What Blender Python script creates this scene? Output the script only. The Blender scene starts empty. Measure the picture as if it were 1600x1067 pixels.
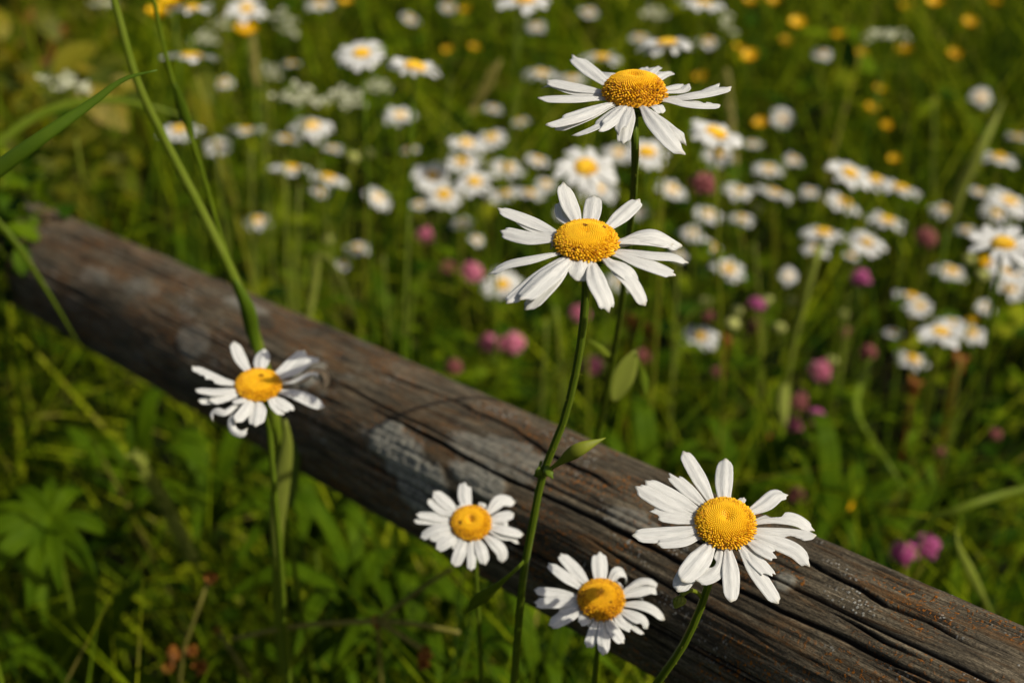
import bpy, math, random
import numpy as np
from mathutils import Vector, Matrix

random.seed(7)
RNG = np.random.default_rng(11)
SC = bpy.context.scene
COL = SC.collection
R = math.radians

# ------------------------------------------------------------------ camera
PITCH = 30.0
CAMPOS = np.array([0.0, 0.0, 0.85])
FPX = 1600 * 50 / 36.0
FOCUS = 0.425
cam_d = bpy.data.cameras.new('camera')
cam = bpy.data.objects.new('camera', cam_d)
COL.objects.link(cam)
cam.location = CAMPOS
cam.rotation_euler = (R(90 - PITCH), 0, 0)
cam_d.lens = 50
cam_d.sensor_width = 36
cam_d.clip_start = 0.02
cam_d.clip_end = 400
cam_d.dof.use_dof = True
cam_d.dof.focus_distance = FOCUS
cam_d.dof.aperture_fstop = 9.8
cam_d.dof.aperture_blades = 0
SC.camera = cam

# ------------------------------------------------------------------ world, sun, exposure
SUN = Vector((0.605, -0.34, 0.725)).normalized()
world = bpy.data.worlds.new('World')
SC.world = world
world.use_nodes = True
wn = world.node_tree.nodes
wl = world.node_tree.links
for n in list(wn):
    wn.remove(n)
wo = wn.new('ShaderNodeOutputWorld')
bg = wn.new('ShaderNodeBackground')
sky = wn.new('ShaderNodeTexSky')
sky.sky_type = 'NISHITA'
sky.sun_disc = False
sky.sun_elevation = math.asin(SUN.z)
sky.sun_rotation = math.atan2(SUN.x, SUN.y)
sky.ozone_density = 0.2
sky.dust_density = 4.0
bg.inputs['Strength'].default_value = 0.07
wl.new(sky.outputs[0], bg.inputs['Color'])
wl.new(bg.outputs[0], wo.inputs['Surface'])

sd = bpy.data.lights.new('sun', 'SUN')
sd.energy = 4.3
sd.angle = R(0.5)
sd.color = (1.0, 0.935, 0.80)
sun = bpy.data.objects.new('sun', sd)
COL.objects.link(sun)
sun.rotation_euler = (-SUN).to_track_quat('-Z', 'Y').to_euler()

SC.view_settings.view_transform = 'Standard'
SC.view_settings.look = 'None'
SC.view_settings.exposure = 0.05
SC.view_settings.gamma = 1
SC.cycles.max_bounces = 7
SC.cycles.transparent_max_bounces = 4
SC.cycles.caustics_reflective = False
SC.cycles.caustics_refractive = False

# ------------------------------------------------------------------ helpers
XC = np.array([1.0, 0, 0])
FC = np.array([0, math.cos(R(PITCH)), -math.sin(R(PITCH))])
UC = np.array([0, math.sin(R(PITCH)), math.cos(R(PITCH))])


def ray(px, py):
    return XC * (px - 800) / FPX - UC * (py - 533.5) / FPX + FC


def P(px, py, d):
    return CAMPOS + ray(px, py) * d


def project(v):
    q = np.asarray(v) - CAMPOS
    d = q @ FC
    dd = np.where(np.abs(d) < 1e-4, 1e-4, d)
    return 800 + FPX * (q @ XC) / dd, 533.5 - FPX * (q @ UC) / dd, d


def unit(v):
    v = np.asarray(v, float)
    return v / (np.linalg.norm(v) + 1e-12)


def _hash(i, j, k):
    n = (i * 374761393 + j * 668265263 + k * 2147483647 + 1013) & 0x7fffffff
    n = ((n ^ (n >> 13)) * 1274126177) & 0x7fffffff
    n = n ^ (n >> 16)
    return (n & 0xffff) / 65535.0


def vnoise(x, y, z):
    xi, yi, zi = np.floor(x).astype(np.int64), np.floor(y).astype(np.int64), np.floor(z).astype(np.int64)
    fx, fy, fz = x - xi, y - yi, z - zi
    fx, fy, fz = [f * f * (3 - 2 * f) for f in (fx, fy, fz)]
    r = 0
    for a in (0, 1):
        for b in (0, 1):
            for c in (0, 1):
                w = (fx if a else 1 - fx) * (fy if b else 1 - fy) * (fz if c else 1 - fz)
                r = r + w * _hash(xi + a, yi + b, zi + c)
    return r


def fbm(x, y, z, o=4):
    s, a, t = 0, 0.5, 0
    for i in range(o):
        s = s + a * vnoise(x * 2 ** i + 17 * i, y * 2 ** i - 9 * i, z * 2 ** i + 5 * i)
        t += a
        a *= 0.55
    return s / t


def mesh_np(name, verts, faces, smooth=True, attrs=None):
    me = bpy.data.meshes.new(name)
    verts = np.ascontiguousarray(verts, np.float32)
    faces = np.ascontiguousarray(faces, np.int32)
    k = faces.shape[1]
    me.vertices.add(len(verts))
    me.vertices.foreach_set('co', verts.ravel())
    me.loops.add(faces.size)
    me.loops.foreach_set('vertex_index', faces.ravel())
    me.polygons.add(len(faces))
    me.polygons.foreach_set('loop_start', np.arange(0, faces.size, k, dtype=np.int32))
    me.polygons.foreach_set('use_smooth', np.full(len(faces), smooth, dtype=bool))
    for n, a in (attrs or {}).items():
        a = np.ascontiguousarray(a, np.float32)
        if a.ndim == 1:
            at = me.attributes.new(n, 'FLOAT', 'POINT')
            at.data.foreach_set('value', a)
        else:
            at = me.attributes.new(n, 'FLOAT_VECTOR', 'POINT')
            at.data.foreach_set('vector', a.ravel())
    me.update(calc_edges=True)
    me.validate()
    return me


class MB:
    """collects grids into one mesh"""
    def __init__(self):
        self.v, self.f, self.n, self.t = [], [], 0, []

    def add(self, v, f, tone=0.5):
        v = np.asarray(v, float).reshape(-1, 3)
        self.v.append(v)
        self.f.append(np.asarray(f, int) + self.n)
        self.t.append(np.full(len(v), tone) if np.isscalar(tone) else np.asarray(tone))
        self.n += len(v)

    def mesh(self, name, smooth=True, attrs=True):
        return mesh_np(name, np.concatenate(self.v), np.concatenate(self.f), smooth,
                       {'tone': np.concatenate(self.t)} if attrs else None)


def grid_faces(nu, nv, closed=False):
    i = np.arange(nu - 1)[:, None]
    j = np.arange(nv if closed else nv - 1)[None, :]
    j2 = (j + 1) % nv
    return np.stack([i * nv + j, i * nv + j2, (i + 1) * nv + j2, (i + 1) * nv + j], -1).reshape(-1, 4)


def link(name, me, mat=None, parent=None):
    o = bpy.data.objects.new(name, me)
    COL.objects.link(o)
    if mat is not None and me is not None and len(me.materials) == 0:
        me.materials.append(mat)
    if parent is not None:
        o.parent = parent
    return o


def tag(o, label, cat, group=None, kind=None):
    if label:
        o['label'] = label
    if cat:
        o['category'] = cat
    if group:
        o['group'] = group
    if kind:
        o['kind'] = kind
    return o


def empty(name, loc=(0, 0, 0)):
    o = bpy.data.objects.new(name, None)
    o.empty_display_size = 0.02
    o.location = tuple(float(c) for c in loc)
    COL.objects.link(o)
    return o


def catmull(pts, n):
    p = np.asarray(pts, float)
    if len(p) == 2:
        t = np.linspace(0, 1, n)[:, None]
        return p[0] * (1 - t) + p[1] * t
    k = np.concatenate([[0], np.cumsum(np.linalg.norm(np.diff(p, axis=0), axis=1) ** 0.6 + 1e-9)])
    m_ = np.zeros_like(p)
    dl = np.diff(p, axis=0) / np.diff(k)[:, None]
    m_[0], m_[-1] = dl[0], dl[-1]
    h = np.diff(k)[:, None]
    m_[1:-1] = (dl[:-1] * h[1:] + dl[1:] * h[:-1]) / (h[1:] + h[:-1])
    out = []
    for i in range(len(p) - 1):
        t = np.linspace(0, 1, 24, endpoint=False)[:, None]
        hh = k[i + 1] - k[i]
        out.append((2 * t ** 3 - 3 * t ** 2 + 1) * p[i] + (t ** 3 - 2 * t ** 2 + t) * hh * m_[i] + (-2 * t ** 3 + 3 * t ** 2) * p[i + 1] + (t ** 3 - t ** 2) * hh * m_[i + 1])
    out = np.vstack(out + [p[-1:]])
    L = np.concatenate([[0], np.cumsum(np.linalg.norm(np.diff(out, axis=0), axis=1))])
    u = np.linspace(0, L[-1], n)
    return np.stack([np.interp(u, L, out[:, k]) for k in range(3)], 1)


def frames(c, side0):
    """parallel-transported side and normal vectors along a centreline"""
    T = np.gradient(c, axis=0)
    T /= np.linalg.norm(T, axis=1, keepdims=True) + 1e-12
    S = np.zeros_like(c)
    s = side0 - T[0] * (side0 @ T[0])
    s = unit(s)
    for i in range(len(c)):
        s = unit(s - T[i] * (s @ T[i]))
        S[i] = s
    N = np.cross(S, T)
    return T, S, N


def tube(mb, pts, r0, r1, sides=8, n=24, ridge=0.0, tone=0.5, cap=True):
    c = catmull(pts, n)
    T0 = unit(c[1] - c[0])
    s0 = np.cross(T0, [0.3, 0.2, 0.9]) if abs(T0[2]) < 0.9 else np.cross(T0, [1, 0.1, 0])
    T, S, N = frames(c, unit(s0))
    t = np.linspace(0, 1, n)
    a = np.arange(sides) / sides * 2 * np.pi
    rr = (r0 + (r1 - r0) * t)[:, None] * (1 + ridge * (np.arange(sides) % 2 * 2 - 1))[None, :]
    v = c[:, None, :] + rr[..., None] * (np.cos(a)[None, :, None] * S[:, None, :] + np.sin(a)[None, :, None] * N[:, None, :])
    v = v.reshape(-1, 3)
    f = grid_faces(n, sides, True)
    if cap:      # close the ends with rings shrunk to the axis
        v2 = v.reshape(n, sides, 3)
        v = np.vstack([c[0] + (v2[0] - c[0]) * 0.05, v, c[-1] + (v2[-1] - c[-1]) * 0.05])
        f = grid_faces(n + 2, sides, True)
    mb.add(v, f, tone)
    return c


def blade(mb, pts, w, side=None, n=20, nv=5, prof='blade', fold=0.25, tone=0.5, wave=0.0, teeth=0):
    """leaf or grass blade along pts; w = full width"""
    c = catmull(pts, n)
    T0 = unit(c[min(2, n - 1)] - c[0])
    if side is None:
        side = np.cross(T0, FC)
    T, S, N = frames(c, unit(side))
    t = np.linspace(0, 1, n)
    if prof == 'blade':
        pr = np.minimum(1, 0.55 + t * 2) * np.clip(1 - t ** 2.6, 0.03, 1)
    elif prof == 'spoon':
        pr = 0.22 + 0.78 * np.exp(-((t - 0.68) / 0.27) ** 2)
        pr *= np.clip((1 - t ** 7), 0.05, 1)
    elif prof == 'oval':
        pr = np.clip(np.sin(np.pi * np.clip(t * 0.97 + 0.02, 0, 1)) ** 0.75, 0.04, 1)
    else:
        pr = np.clip(np.sin(np.pi * np.clip(t * 0.96 + 0.03, 0, 1) ** 0.8), 0.04, 1)
    if teeth:
        pr = pr * (1 + 0.14 * np.sign(np.sin(t * teeth * 2 * np.pi)))
    u = np.linspace(-1, 1, nv)
    ww = (w / 2 * pr)
    off = ww[:, None] * u[None, :]
    up = ww[:, None] * fold * (np.abs(u)[None, :]) + wave * w * np.sin(t * 9)[:, None] * u[None, :]
    v = c[:, None, :] + off[..., None] * S[:, None, :] + up[..., None] * N[:, None, :]
    mb.add(v.reshape(-1, 3), grid_faces(n, nv), tone)
    return c


# ------------------------------------------------------------------ materials
def newmat(name):
    m = bpy.data.materials.new(name)
    m.use_nodes = True
    nt = m.node_tree
    for n in list(nt.nodes):
        nt.nodes.remove(n)
    out = nt.nodes.new('ShaderNodeOutputMaterial')
    return m, nt, out


def N_(nt, typ, **kw):
    n = nt.nodes.new(typ)
    for k, v in kw.items():
        setattr(n, k, v)
    return n


def ramp(nt, fac, stops, interp='LINEAR'):
    r = nt.nodes.new('ShaderNodeValToRGB')
    r.color_ramp.interpolation = interp
    e = r.color_ramp.elements
    while len(e) < len(stops):
        e.new(0.5)
    for el, (p, c) in zip(e, stops):
        el.position = p
        el.color = (c[0], c[1], c[2], 1)
    nt.links.new(fac, r.inputs[0])
    return r.outputs[0]


def mix(nt, fac, a, b, mode='MIX'):
    m = nt.nodes.new('ShaderNodeMix')
    m.data_type = 'RGBA'
    m.blend_type = mode
    for s, v in ((m.inputs[0], fac), (m.inputs[6], a), (m.inputs[7], b)):
        if hasattr(v, 'links') or hasattr(v, 'is_linked'):
            nt.links.new(v, s)
        elif isinstance(v, (int, float)):
            s.default_value = v
        else:
            s.default_value = (v[0], v[1], v[2], 1)
    return m.outputs[2]


def math_(nt, op, a, b=None, clamp=False):
    m = nt.nodes.new('ShaderNodeMath')
    m.operation = op
    m.use_clamp = clamp
    for s, v in ((m.inputs[0], a), (m.inputs[1], b)):
        if v is None:
            continue
        if isinstance(v, (int, float)):
            s.default_value = v
        else:
            nt.links.new(v, s)
    return m.outputs[0]


def noise(nt, vec, scale, detail=4, rough=0.55, dist=0.0):
    n = nt.nodes.new('ShaderNodeTexNoise')
    n.inputs['Scale'].default_value = scale
    n.inputs['Detail'].default_value = detail
    n.inputs['Roughness'].default_value = rough
    n.inputs['Distortion'].default_value = dist
    if vec is not None:
        nt.links.new(vec, n.inputs['Vector'])
    return n.outputs[0]


def leafy(name, stops, rough=0.5, trans=0.4, src='island', spec=0.18, nscale=60, tcol=None):
    """translucent plant matter; colour varies per leaf and with a soft mottling"""
    m, nt, out = newmat(name)
    if src == 'island':
        f = N_(nt, 'ShaderNodeNewGeometry').outputs['Random Per Island']
    elif src == 'object':
        f = N_(nt, 'ShaderNodeObjectInfo').outputs['Random']
    else:
        a = N_(nt, 'ShaderNodeAttribute', attribute_name='tone')
        f = a.outputs['Fac']
    tc = N_(nt, 'ShaderNodeTexCoord').outputs['Object']
    nz = noise(nt, tc, nscale, 3)
    f2 = math_(nt, 'ADD', f, math_(nt, 'MULTIPLY', math_(nt, 'SUBTRACT', nz, 0.5), 0.35), True)
    c = ramp(nt, f2, stops)
    b = N_(nt, 'ShaderNodeBsdfPrincipled')
    b.inputs['Roughness'].default_value = rough
    b.inputs['Specular IOR Level'].default_value = spec
    nt.links.new(c, b.inputs['Base Color'])
    t = N_(nt, 'ShaderNodeBsdfTranslucent')
    if tcol is None:
        c2 = mix(nt, 1.0, c, (1.5, 1.35, 0.5), 'MULTIPLY')
    else:
        c2 = mix(nt, 1.0, c, tcol, 'MULTIPLY')
    nt.links.new(c2, t.inputs['Color'])
    mx = N_(nt, 'ShaderNodeMixShader')
    mx.inputs[0].default_value = trans
    nt.links.new(b.outputs[0], mx.inputs[1])
    nt.links.new(t.outputs[0], mx.inputs[2])
    nt.links.new(mx.outputs[0], out.inputs['Surface'])
    return m


M_GRASS = leafy('grass_blades', [(0, (.006, .018, .001)), (.40, (.040, .082, .0015)), (.74, (.18, .25, .003)), (.95, (.32, .36, .010)), (1, (.28, .24, .05))], trans=0.38, rough=.6, spec=.05)
M_LEAF = leafy('meadow_leaves', [(0, (.005, .017, .001)), (.45, (.026, .066, .0015)), (.82, (.125, .195, .003)), (1, (.25, .27, .010))], trans=0.36, rough=0.62, spec=.05)
M_STEM = leafy('daisy_stem', [(0, (.05, .085, .005)), (.6, (.10, .15, .008)), (1, (.20, .21, .02))], trans=0.12, src='tone', nscale=200)
M_BGSTEM = leafy('meadow_stem', [(0, (.07, .13, .006)), (.6, (.14, .19, .008)), (1, (.24, .24, .02))], trans=0.2, src='object', nscale=40)
M_STALK = leafy('grass_stalk', [(0, (.06, .12, .006)), (.5, (.13, .19, .008)), (1, (.26, .29, .05))], trans=0.3, src='tone', nscale=90)
M_SHRUB = leafy('shrub_leaves', [(0, (.05, .075, .006)), (.45, (.13, .135, .008)), (.8, (.22, .19, .008)), (1, (.26, .19, .01))], trans=0.4)
M_BROWN = leafy('dry_leaf', [(0, (.10, .035, .008)), (.6, (.22, .08, .012)), (1, (.35, .15, .03))], trans=0.3, tcol=(1.2, .8, .4))
M_SEED = leafy('seed_head', [(0, (.12, .12, .02)), (.6, (.22, .2, .04)), (1, (.33, .26, .09))], trans=0.25)
M_YELLOW = leafy('buttercup_petal', [(0, (.72, .40, .004)), (.6, (.80, .47, .006)), (1, (.85, .53, .01))], trans=0.25, rough=0.3, tcol=(1, .9, .5), src='object')
M_PINK = leafy('clover_floret', [(0, (.50, .10, .20)), (.5, (.70, .22, .34)), (1, (.78, .38, .46))], trans=0.3, tcol=(1, .7, .8))
M_VIVID = leafy('vivid_clover_floret', [(0, (.42, .04, .22)), (.5, (.52, .11, .30)), (1, (.66, .24, .42))], trans=0.3, tcol=(1, .7, .9))
M_DULL = leafy('faded_clover_floret', [(0, (.22, .06, .07)), (.5, (.36, .11, .11)), (1, (.46, .2, .17))], trans=0.25, tcol=(1, .7, .6))
M_CREAM = leafy('cream_floret', [(0, (.50, .52, .34)), (.6, (.66, .66, .46)), (1, (.75, .73, .58))], trans=0.25, tcol=(1, 1, .8))
M_BUD = leafy('bud_scales', [(0, (.20, .24, .05)), (.5, (.36, .38, .10)), (1, (.52, .50, .2))], trans=0.15)


def petal_mat(name, col, tint):
    m, nt, out = newmat(name)
    uv = N_(nt, 'ShaderNodeAttribute', attribute_name='pv').outputs['Vector']
    mp = N_(nt, 'ShaderNodeMapping')
    mp.inputs['Scale'].default_value = (5, 55, 1)
    nt.links.new(uv, mp.inputs[0])
    oi = N_(nt, 'ShaderNodeObjectInfo').outputs['Random']
    va = N_(nt, 'ShaderNodeVectorMath', operation='ADD')
    nt.links.new(mp.outputs[0], va.inputs[0])
    cm = N_(nt, 'ShaderNodeCombineXYZ')
    nt.links.new(math_(nt, 'MULTIPLY', oi, 91.0), cm.inputs[0])
    nt.links.new(math_(nt, 'MULTIPLY', oi, 37.0), cm.inputs[2])
    nt.links.new(cm.outputs[0], va.inputs[1])
    veins = noise(nt, va.outputs[0], 1.0, 3)
    c = ramp(nt, veins, [(.30, tint), (.52, col), (1, col)])
    sx = N_(nt, 'ShaderNodeSeparateXYZ')
    nt.links.new(uv, sx.inputs[0])
    tip = ramp(nt, sx.outputs[0], [(0, (.72, .74, .45)), (.13, (1, 1, 1)), (.93, (1, 1, 1)), (1, (.90, .84, .70))])
    c = mix(nt, 1.0, c, tip, 'MULTIPLY')
    sp = noise(nt, va.outputs[0], 2.3, 2)
    c = mix(nt, ramp(nt, noise(nt, va.outputs[0], 3.1, 1), [(.745, (0, 0, 0)), (.77, (1, 1, 1))]), c, (.30, .22, .13))
    b = N_(nt, 'ShaderNodeBsdfPrincipled')
    b.inputs['Roughness'].default_value = 0.5
    b.inputs['Specular IOR Level'].default_value = 0.2
    nt.links.new(c, b.inputs['Base Color'])
    bm = N_(nt, 'ShaderNodeBump')
    bm.inputs['Strength'].default_value = 0.6
    bm.inputs['Distance'].default_value = 0.0004
    nt.links.new(veins, bm.inputs['Height'])
    nt.links.new(bm.outputs[0], b.inputs['Normal'])
    t = N_(nt, 'ShaderNodeBsdfTranslucent')
    t.inputs['Color'].default_value = (.80, .80, .70, 1)
    mx = N_(nt, 'ShaderNodeMixShader')
    mx.inputs[0].default_value = 0.3
    nt.links.new(b.outputs[0], mx.inputs[1])
    nt.links.new(t.outputs[0], mx.inputs[2])
    nt.links.new(mx.outputs[0], out.inputs['Surface'])
    return m


M_PETAL = petal_mat('daisy_petal', (.80, .795, .775), (.50, .50, .485))
M_DRYPETAL = petal_mat('dried_daisy_petal', (.50, .38, .24), (.36, .25, .14))


def disc_mat(name, stops):
    m, nt, out = newmat(name)
    a = N_(nt, 'ShaderNodeAttribute', attribute_name='tone').outputs['Fac']
    g = N_(nt, 'ShaderNodeNewGeometry').outputs['Random Per Island']
    f = math_(nt, 'ADD', a, math_(nt, 'MULTIPLY', math_(nt, 'SUBTRACT', g, 0.5), 0.22), True)
    c = ramp(nt, f, stops)
    b = N_(nt, 'ShaderNodeBsdfPrincipled')
    b.inputs['Roughness'].default_value = 0.55
    b.inputs['Specular IOR Level'].default_value = 0.25
    b.inputs['Subsurface Weight'].default_value = 0.15
    b.inputs['Subsurface Radius'].default_value = (.001, .0006, .0002)
    b.inputs['Subsurface Scale'].default_value = 0.6
    nt.links.new(c, b.inputs['Base Color'])
    nt.links.new(b.outputs[0], out.inputs['Surface'])
    return m


M_DISC = disc_mat('daisy_disc', [(0, (.07, .022, .003)), (.12, (.30, .10, .003)), (.35, (.62, .27, .004)), (.7, (.84, .47, .008)), (1, (.88, .56, .015))])
M_BGDISC = disc_mat('meadow_daisy_disc', [(0, (.35, .16, .006)), (.3, (.72, .40, .015)), (.7, (.85, .55, .03)), (1, (.88, .64, .06))])

# ------------------------------------------------------------------ ground
gx = np.linspace(-1, 1, 121)
gx = np.sign(gx) * (np.abs(gx) ** 3) * 60
GX, GY = np.meshgrid(gx, gx + 1.0, indexing='ij')
GZ = (fbm(GX * 3, GY * 3, GX * 0) - 0.5) * 0.05 * (np.abs(GX) < 8) - 0.02
m, nt, out = newmat('soil')
tc = N_(nt, 'ShaderNodeTexCoord').outputs['Object']
c = ramp(nt, noise(nt, tc, 9, 6), [(.3, (.006, .007, .003)), (.55, (.014, .014, .006)), (.75, (.012, .026, .004))])
b = N_(nt, 'ShaderNodeBsdfPrincipled')
b.inputs['Roughness'].default_value = 1
b.inputs['Specular IOR Level'].default_value = 0
nt.links.new(c, b.inputs['Base Color'])
nt.links.new(b.outputs[0], out.inputs['Surface'])
g = link('ground', mesh_np('ground', np.stack([GX, GY, GZ], -1).reshape(-1, 3), grid_faces(121, 121)[:, ::-1]), m)
tag(g, 'dark soil of the meadow under grass and leaves', 'ground', kind='structure')

# ------------------------------------------------------------------ the log rail
LA = P(-12, 372, 1.155)
LB = P(1500, 1128, .444)
AX = unit(LB - LA)
LLEN = np.linalg.norm(LB - LA)
LUP = unit(np.array([0, 0, 1.0]) - AX * AX[2])
LSD = np.cross(AX, LUP)          # sideways
if LSD @ -FC < 0:
    LSD = -LSD                    # towards the camera
print('log axis', AX, 'len', LLEN, LA, LB)


def log_radius(s):
    return 0.0392 + (0.0350 - 0.0392) * np.clip(s / LLEN, -0.5, 1.3)


def to_log(px, py):
    """pixel -> (s, theta) on the rail's side that faces the camera"""
    dr = ray(px, py)
    o = CAMPOS - LA
    s = 0.5
    for _ in range(6):
        r = log_radius(s)
        dp = dr - AX * (dr @ AX)
        op = o - AX * (o @ AX)
        a, bq, cq = dp @ dp, 2 * dp @ op, op @ op - r * r
        disc = max(bq * bq - 4 * a * cq, 0)
        t = (-bq - math.sqrt(disc)) / (2 * a)
        h = o + dr * t
        s = h @ AX
    return s, math.atan2(h @ LSD, h @ LUP)


def build_log():
    ns, na = 960, 420
    s = np.concatenate([np.linspace(-0.9, -0.02, 60, endpoint=False), np.linspace(-0.02, LLEN + 0.12, ns - 80, endpoint=False), np.linspace(LLEN + 0.12, LLEN + 0.5, 20)])
    a = np.arange(na) / na * 2 * np.pi - np.pi
    S, A = np.meshgrid(s, a, indexing='ij')
    r = log_radius(S)
    ca, sa = np.cos(A), np.sin(A)
    # broad undulation, knots and flattened facets
    rr = r * (1 + 0.05 * (fbm(S * 3, ca * 1.2 + 3, sa * 1.2, 3) - 0.5) + 0.07 * (fbm(S * 9, ca * 2 + 8, sa * 2, 3) - 0.5))
    grain = fbm(S * 7, ca * 26, sa * 26, 4)
    grain2 = fbm(S * 30 + 50, ca * 45, sa * 45, 3)
    disp = (grain - 0.5) * 0.0010 + (grain2 - 0.5) * 0.0010
    crack = np.zeros_like(S)
    lines = [
        ([(560, 628), (612, 656), (687, 694), (762, 735), (800, 755), (892, 795), (984, 838), (1065, 880), (1165, 926), (1217, 952), (1311, 993), (1412, 1042), (1500, 1085)], 0.0012, 1.0),
        ([(540, 572), (600, 588), (656, 606), (706, 624), (744, 645), (800, 668), (852, 707), (926, 743), (957, 762), (1010, 788)], 0.0011, 0.9),
        ([(926, 707), (971, 725), (1018, 743), (1052, 762), (1150, 812), (1225, 850), (1285, 888), (1337, 914), (1382, 941), (1450, 967), (1506, 997), (1600, 1040)], 0.0012, 1.0),
        ([(1250, 838), (1277, 848), (1337, 880), (1420, 912), (1500, 948), (1600, 992)], 0.0007, 0.6),
        ([(1215, 905), (1270, 940), (1330, 968), (1380, 1000), (1450, 1030), (1520, 1067)], 0.0008, 0.7),
        ([(640, 560), (700, 590), (780, 630), (860, 668), (930, 700)], 0.0006, 0.5),
        ([(330, 440), (420, 482), (520, 530), (600, 570)], 0.0008, 0.6),
        ([(300, 500), (380, 540), (480, 585), (580, 640)], 0.0009, 0.6),
        ([(520, 700), (640, 760), (760, 830), (900, 900), (1010, 960), (1100, 1010)], 0.0010, 0.7),
        ([(900, 830), (980, 880), (1060, 925), (1150, 975), (1240, 1030)], 0.0008, 0.7),
        ([(60, 350), (160, 392), (260, 432), (350, 470)], 0.0008, 0.5),
    ]
    k = 0
    for pl, w, dep in lines:
        q = np.array([to_log(*p) for p in pl])
        o = np.argsort(q[:, 0])
        q = q[o]
        th = np.interp(s, q[:, 0], q[:, 1])
        th = th + (fbm(s * 60, s * 0 + k * 7.3, s * 0, 3) - 0.5) * 0.03
        e = np.clip((s - q[0, 0]) / 0.04, 0, 1) * np.clip((q[-1, 0] - s) / 0.04, 0, 1)
        e = e * (0.55 + 0.9 * fbm(s * 35, s * 0 + k * 3.1, s * 0 + 9, 3))
        d = np.abs((A - th[:, None] + np.pi) % (2 * np.pi) - np.pi) * r
        crack = np.maximum(crack, dep * e[:, None] * np.exp(-(d / (.72 * w * (0.4 + .6 * e[:, None]))) ** 2))
        k += 1
    for k in range(260):
        s0 = random.uniform(-0.7, LLEN + 0.3)
        ln = random.uniform(0.05, 0.35)
        t0 = random.uniform(-math.pi, math.pi)
        w = random.uniform(0.00035, 0.0007)
        th = t0 + (fbm(s * 12, s * 0 + k * 1.7, s * 0 + 4, 3) - 0.5) * 0.07
        e = np.clip((s - s0) / 0.03, 0, 1) * np.clip((s0 + ln - s) / 0.03, 0, 1)
        if e.max() <= 0:
            continue
        ii = np.nonzero(e > 0)[0]
        d = np.abs((A[ii] - th[ii, None] + np.pi) % (2 * np.pi) - np.pi) * r[ii]
        crack[ii] = np.maximum(crack[ii], random.uniform(0.3, 0.7) * e[ii, None] * np.exp(-(d / w) ** 2))
    # lichen
    arc = A * r
    lich = np.zeros_like(S)
    wob = (fbm(S * 60, arc * 60, S * 0 + 3, 4) - 0.5)
    for (cx, cy), ln, wd, hgt in [
            ((600, 690), 0.017, 0.010, 1), ((632, 722), 0.018, 0.013, 1), ((665, 765), 0.017, 0.013, 1), ((640, 752), 0.016, 0.012, 1),
            ((735, 700), 0.018, 0.007, .6), ((790, 712), 0.020, 0.010, .55), ((830, 732), 0.014, 0.009, .5),
            ((745, 745), 0.020, 0.006, .9), ((150, 435), 0.024, 0.007, .3), ((230, 455), 0.025, 0.006, .25), ((300, 535), 0.022, 0.009, .55),
            ((265, 400), 0.02, 0.004, .2), ((480, 590), 0.014, 0.010, .9), ((380, 480), 0.03, 0.006, .6), ((1225, 905), 0.006, 0.005, .9),
            ((985, 815), 0.016, 0.005, .6)]:
        s0, t0 = to_log(cx, cy)
        u = (S - s0) / ln
        v = ((A - t0 + np.pi) % (2 * np.pi) - np.pi) * r / wd
        q = 1 - np.sqrt(u * u + v * v) + wob * 1.3
        lich = np.maximum(lich, hgt * np.clip(q * 4, 0, 1))
    disp = disp - crack * 0.0024 * (1 - 0.4 * lich) + lich * (0.0005 + 0.0008 * (fbm(S * 300, arc * 300, S * 0, 2) - 0.4))
    rad = rr + disp
    C = LA[None, None, :] + S[..., None] * AX
    bend = 0.0015 * np.sin(S * 3.1 + 0.5)
    v = C + rad[..., None] * (ca[..., None] * LUP + sa[..., None] * LSD) + bend[..., None] * LUP
    attrs = {'crack': crack.ravel(), 'lichen': lich.ravel(), 'lv': np.stack([S, arc, A], -1).reshape(-1, 3)}
    f = grid_faces(ns, na, True)
    # end caps: shrink a last ring to the axis
    v = v.reshape(-1, 3)
    me = mesh_np('log_rail', v, f, True, attrs)
    caps = []
    for idx, sg in ((0, 1), (ns - 1, -1)):
        ring = v.reshape(ns, na, 3)[idx]
        ctr = ring.mean(0)
        rings = np.stack([ctr + (ring - ctr) * q + AX * sg * 0.002 * (1 - q) for q in (1, .8, .6, .4, .2, .02)])
        mbc = MB()
        mbc.add(rings.reshape(-1, 3), grid_faces(6, na, True))
        caps.append(mbc.mesh('end_grain'))
    return me, caps


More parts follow.
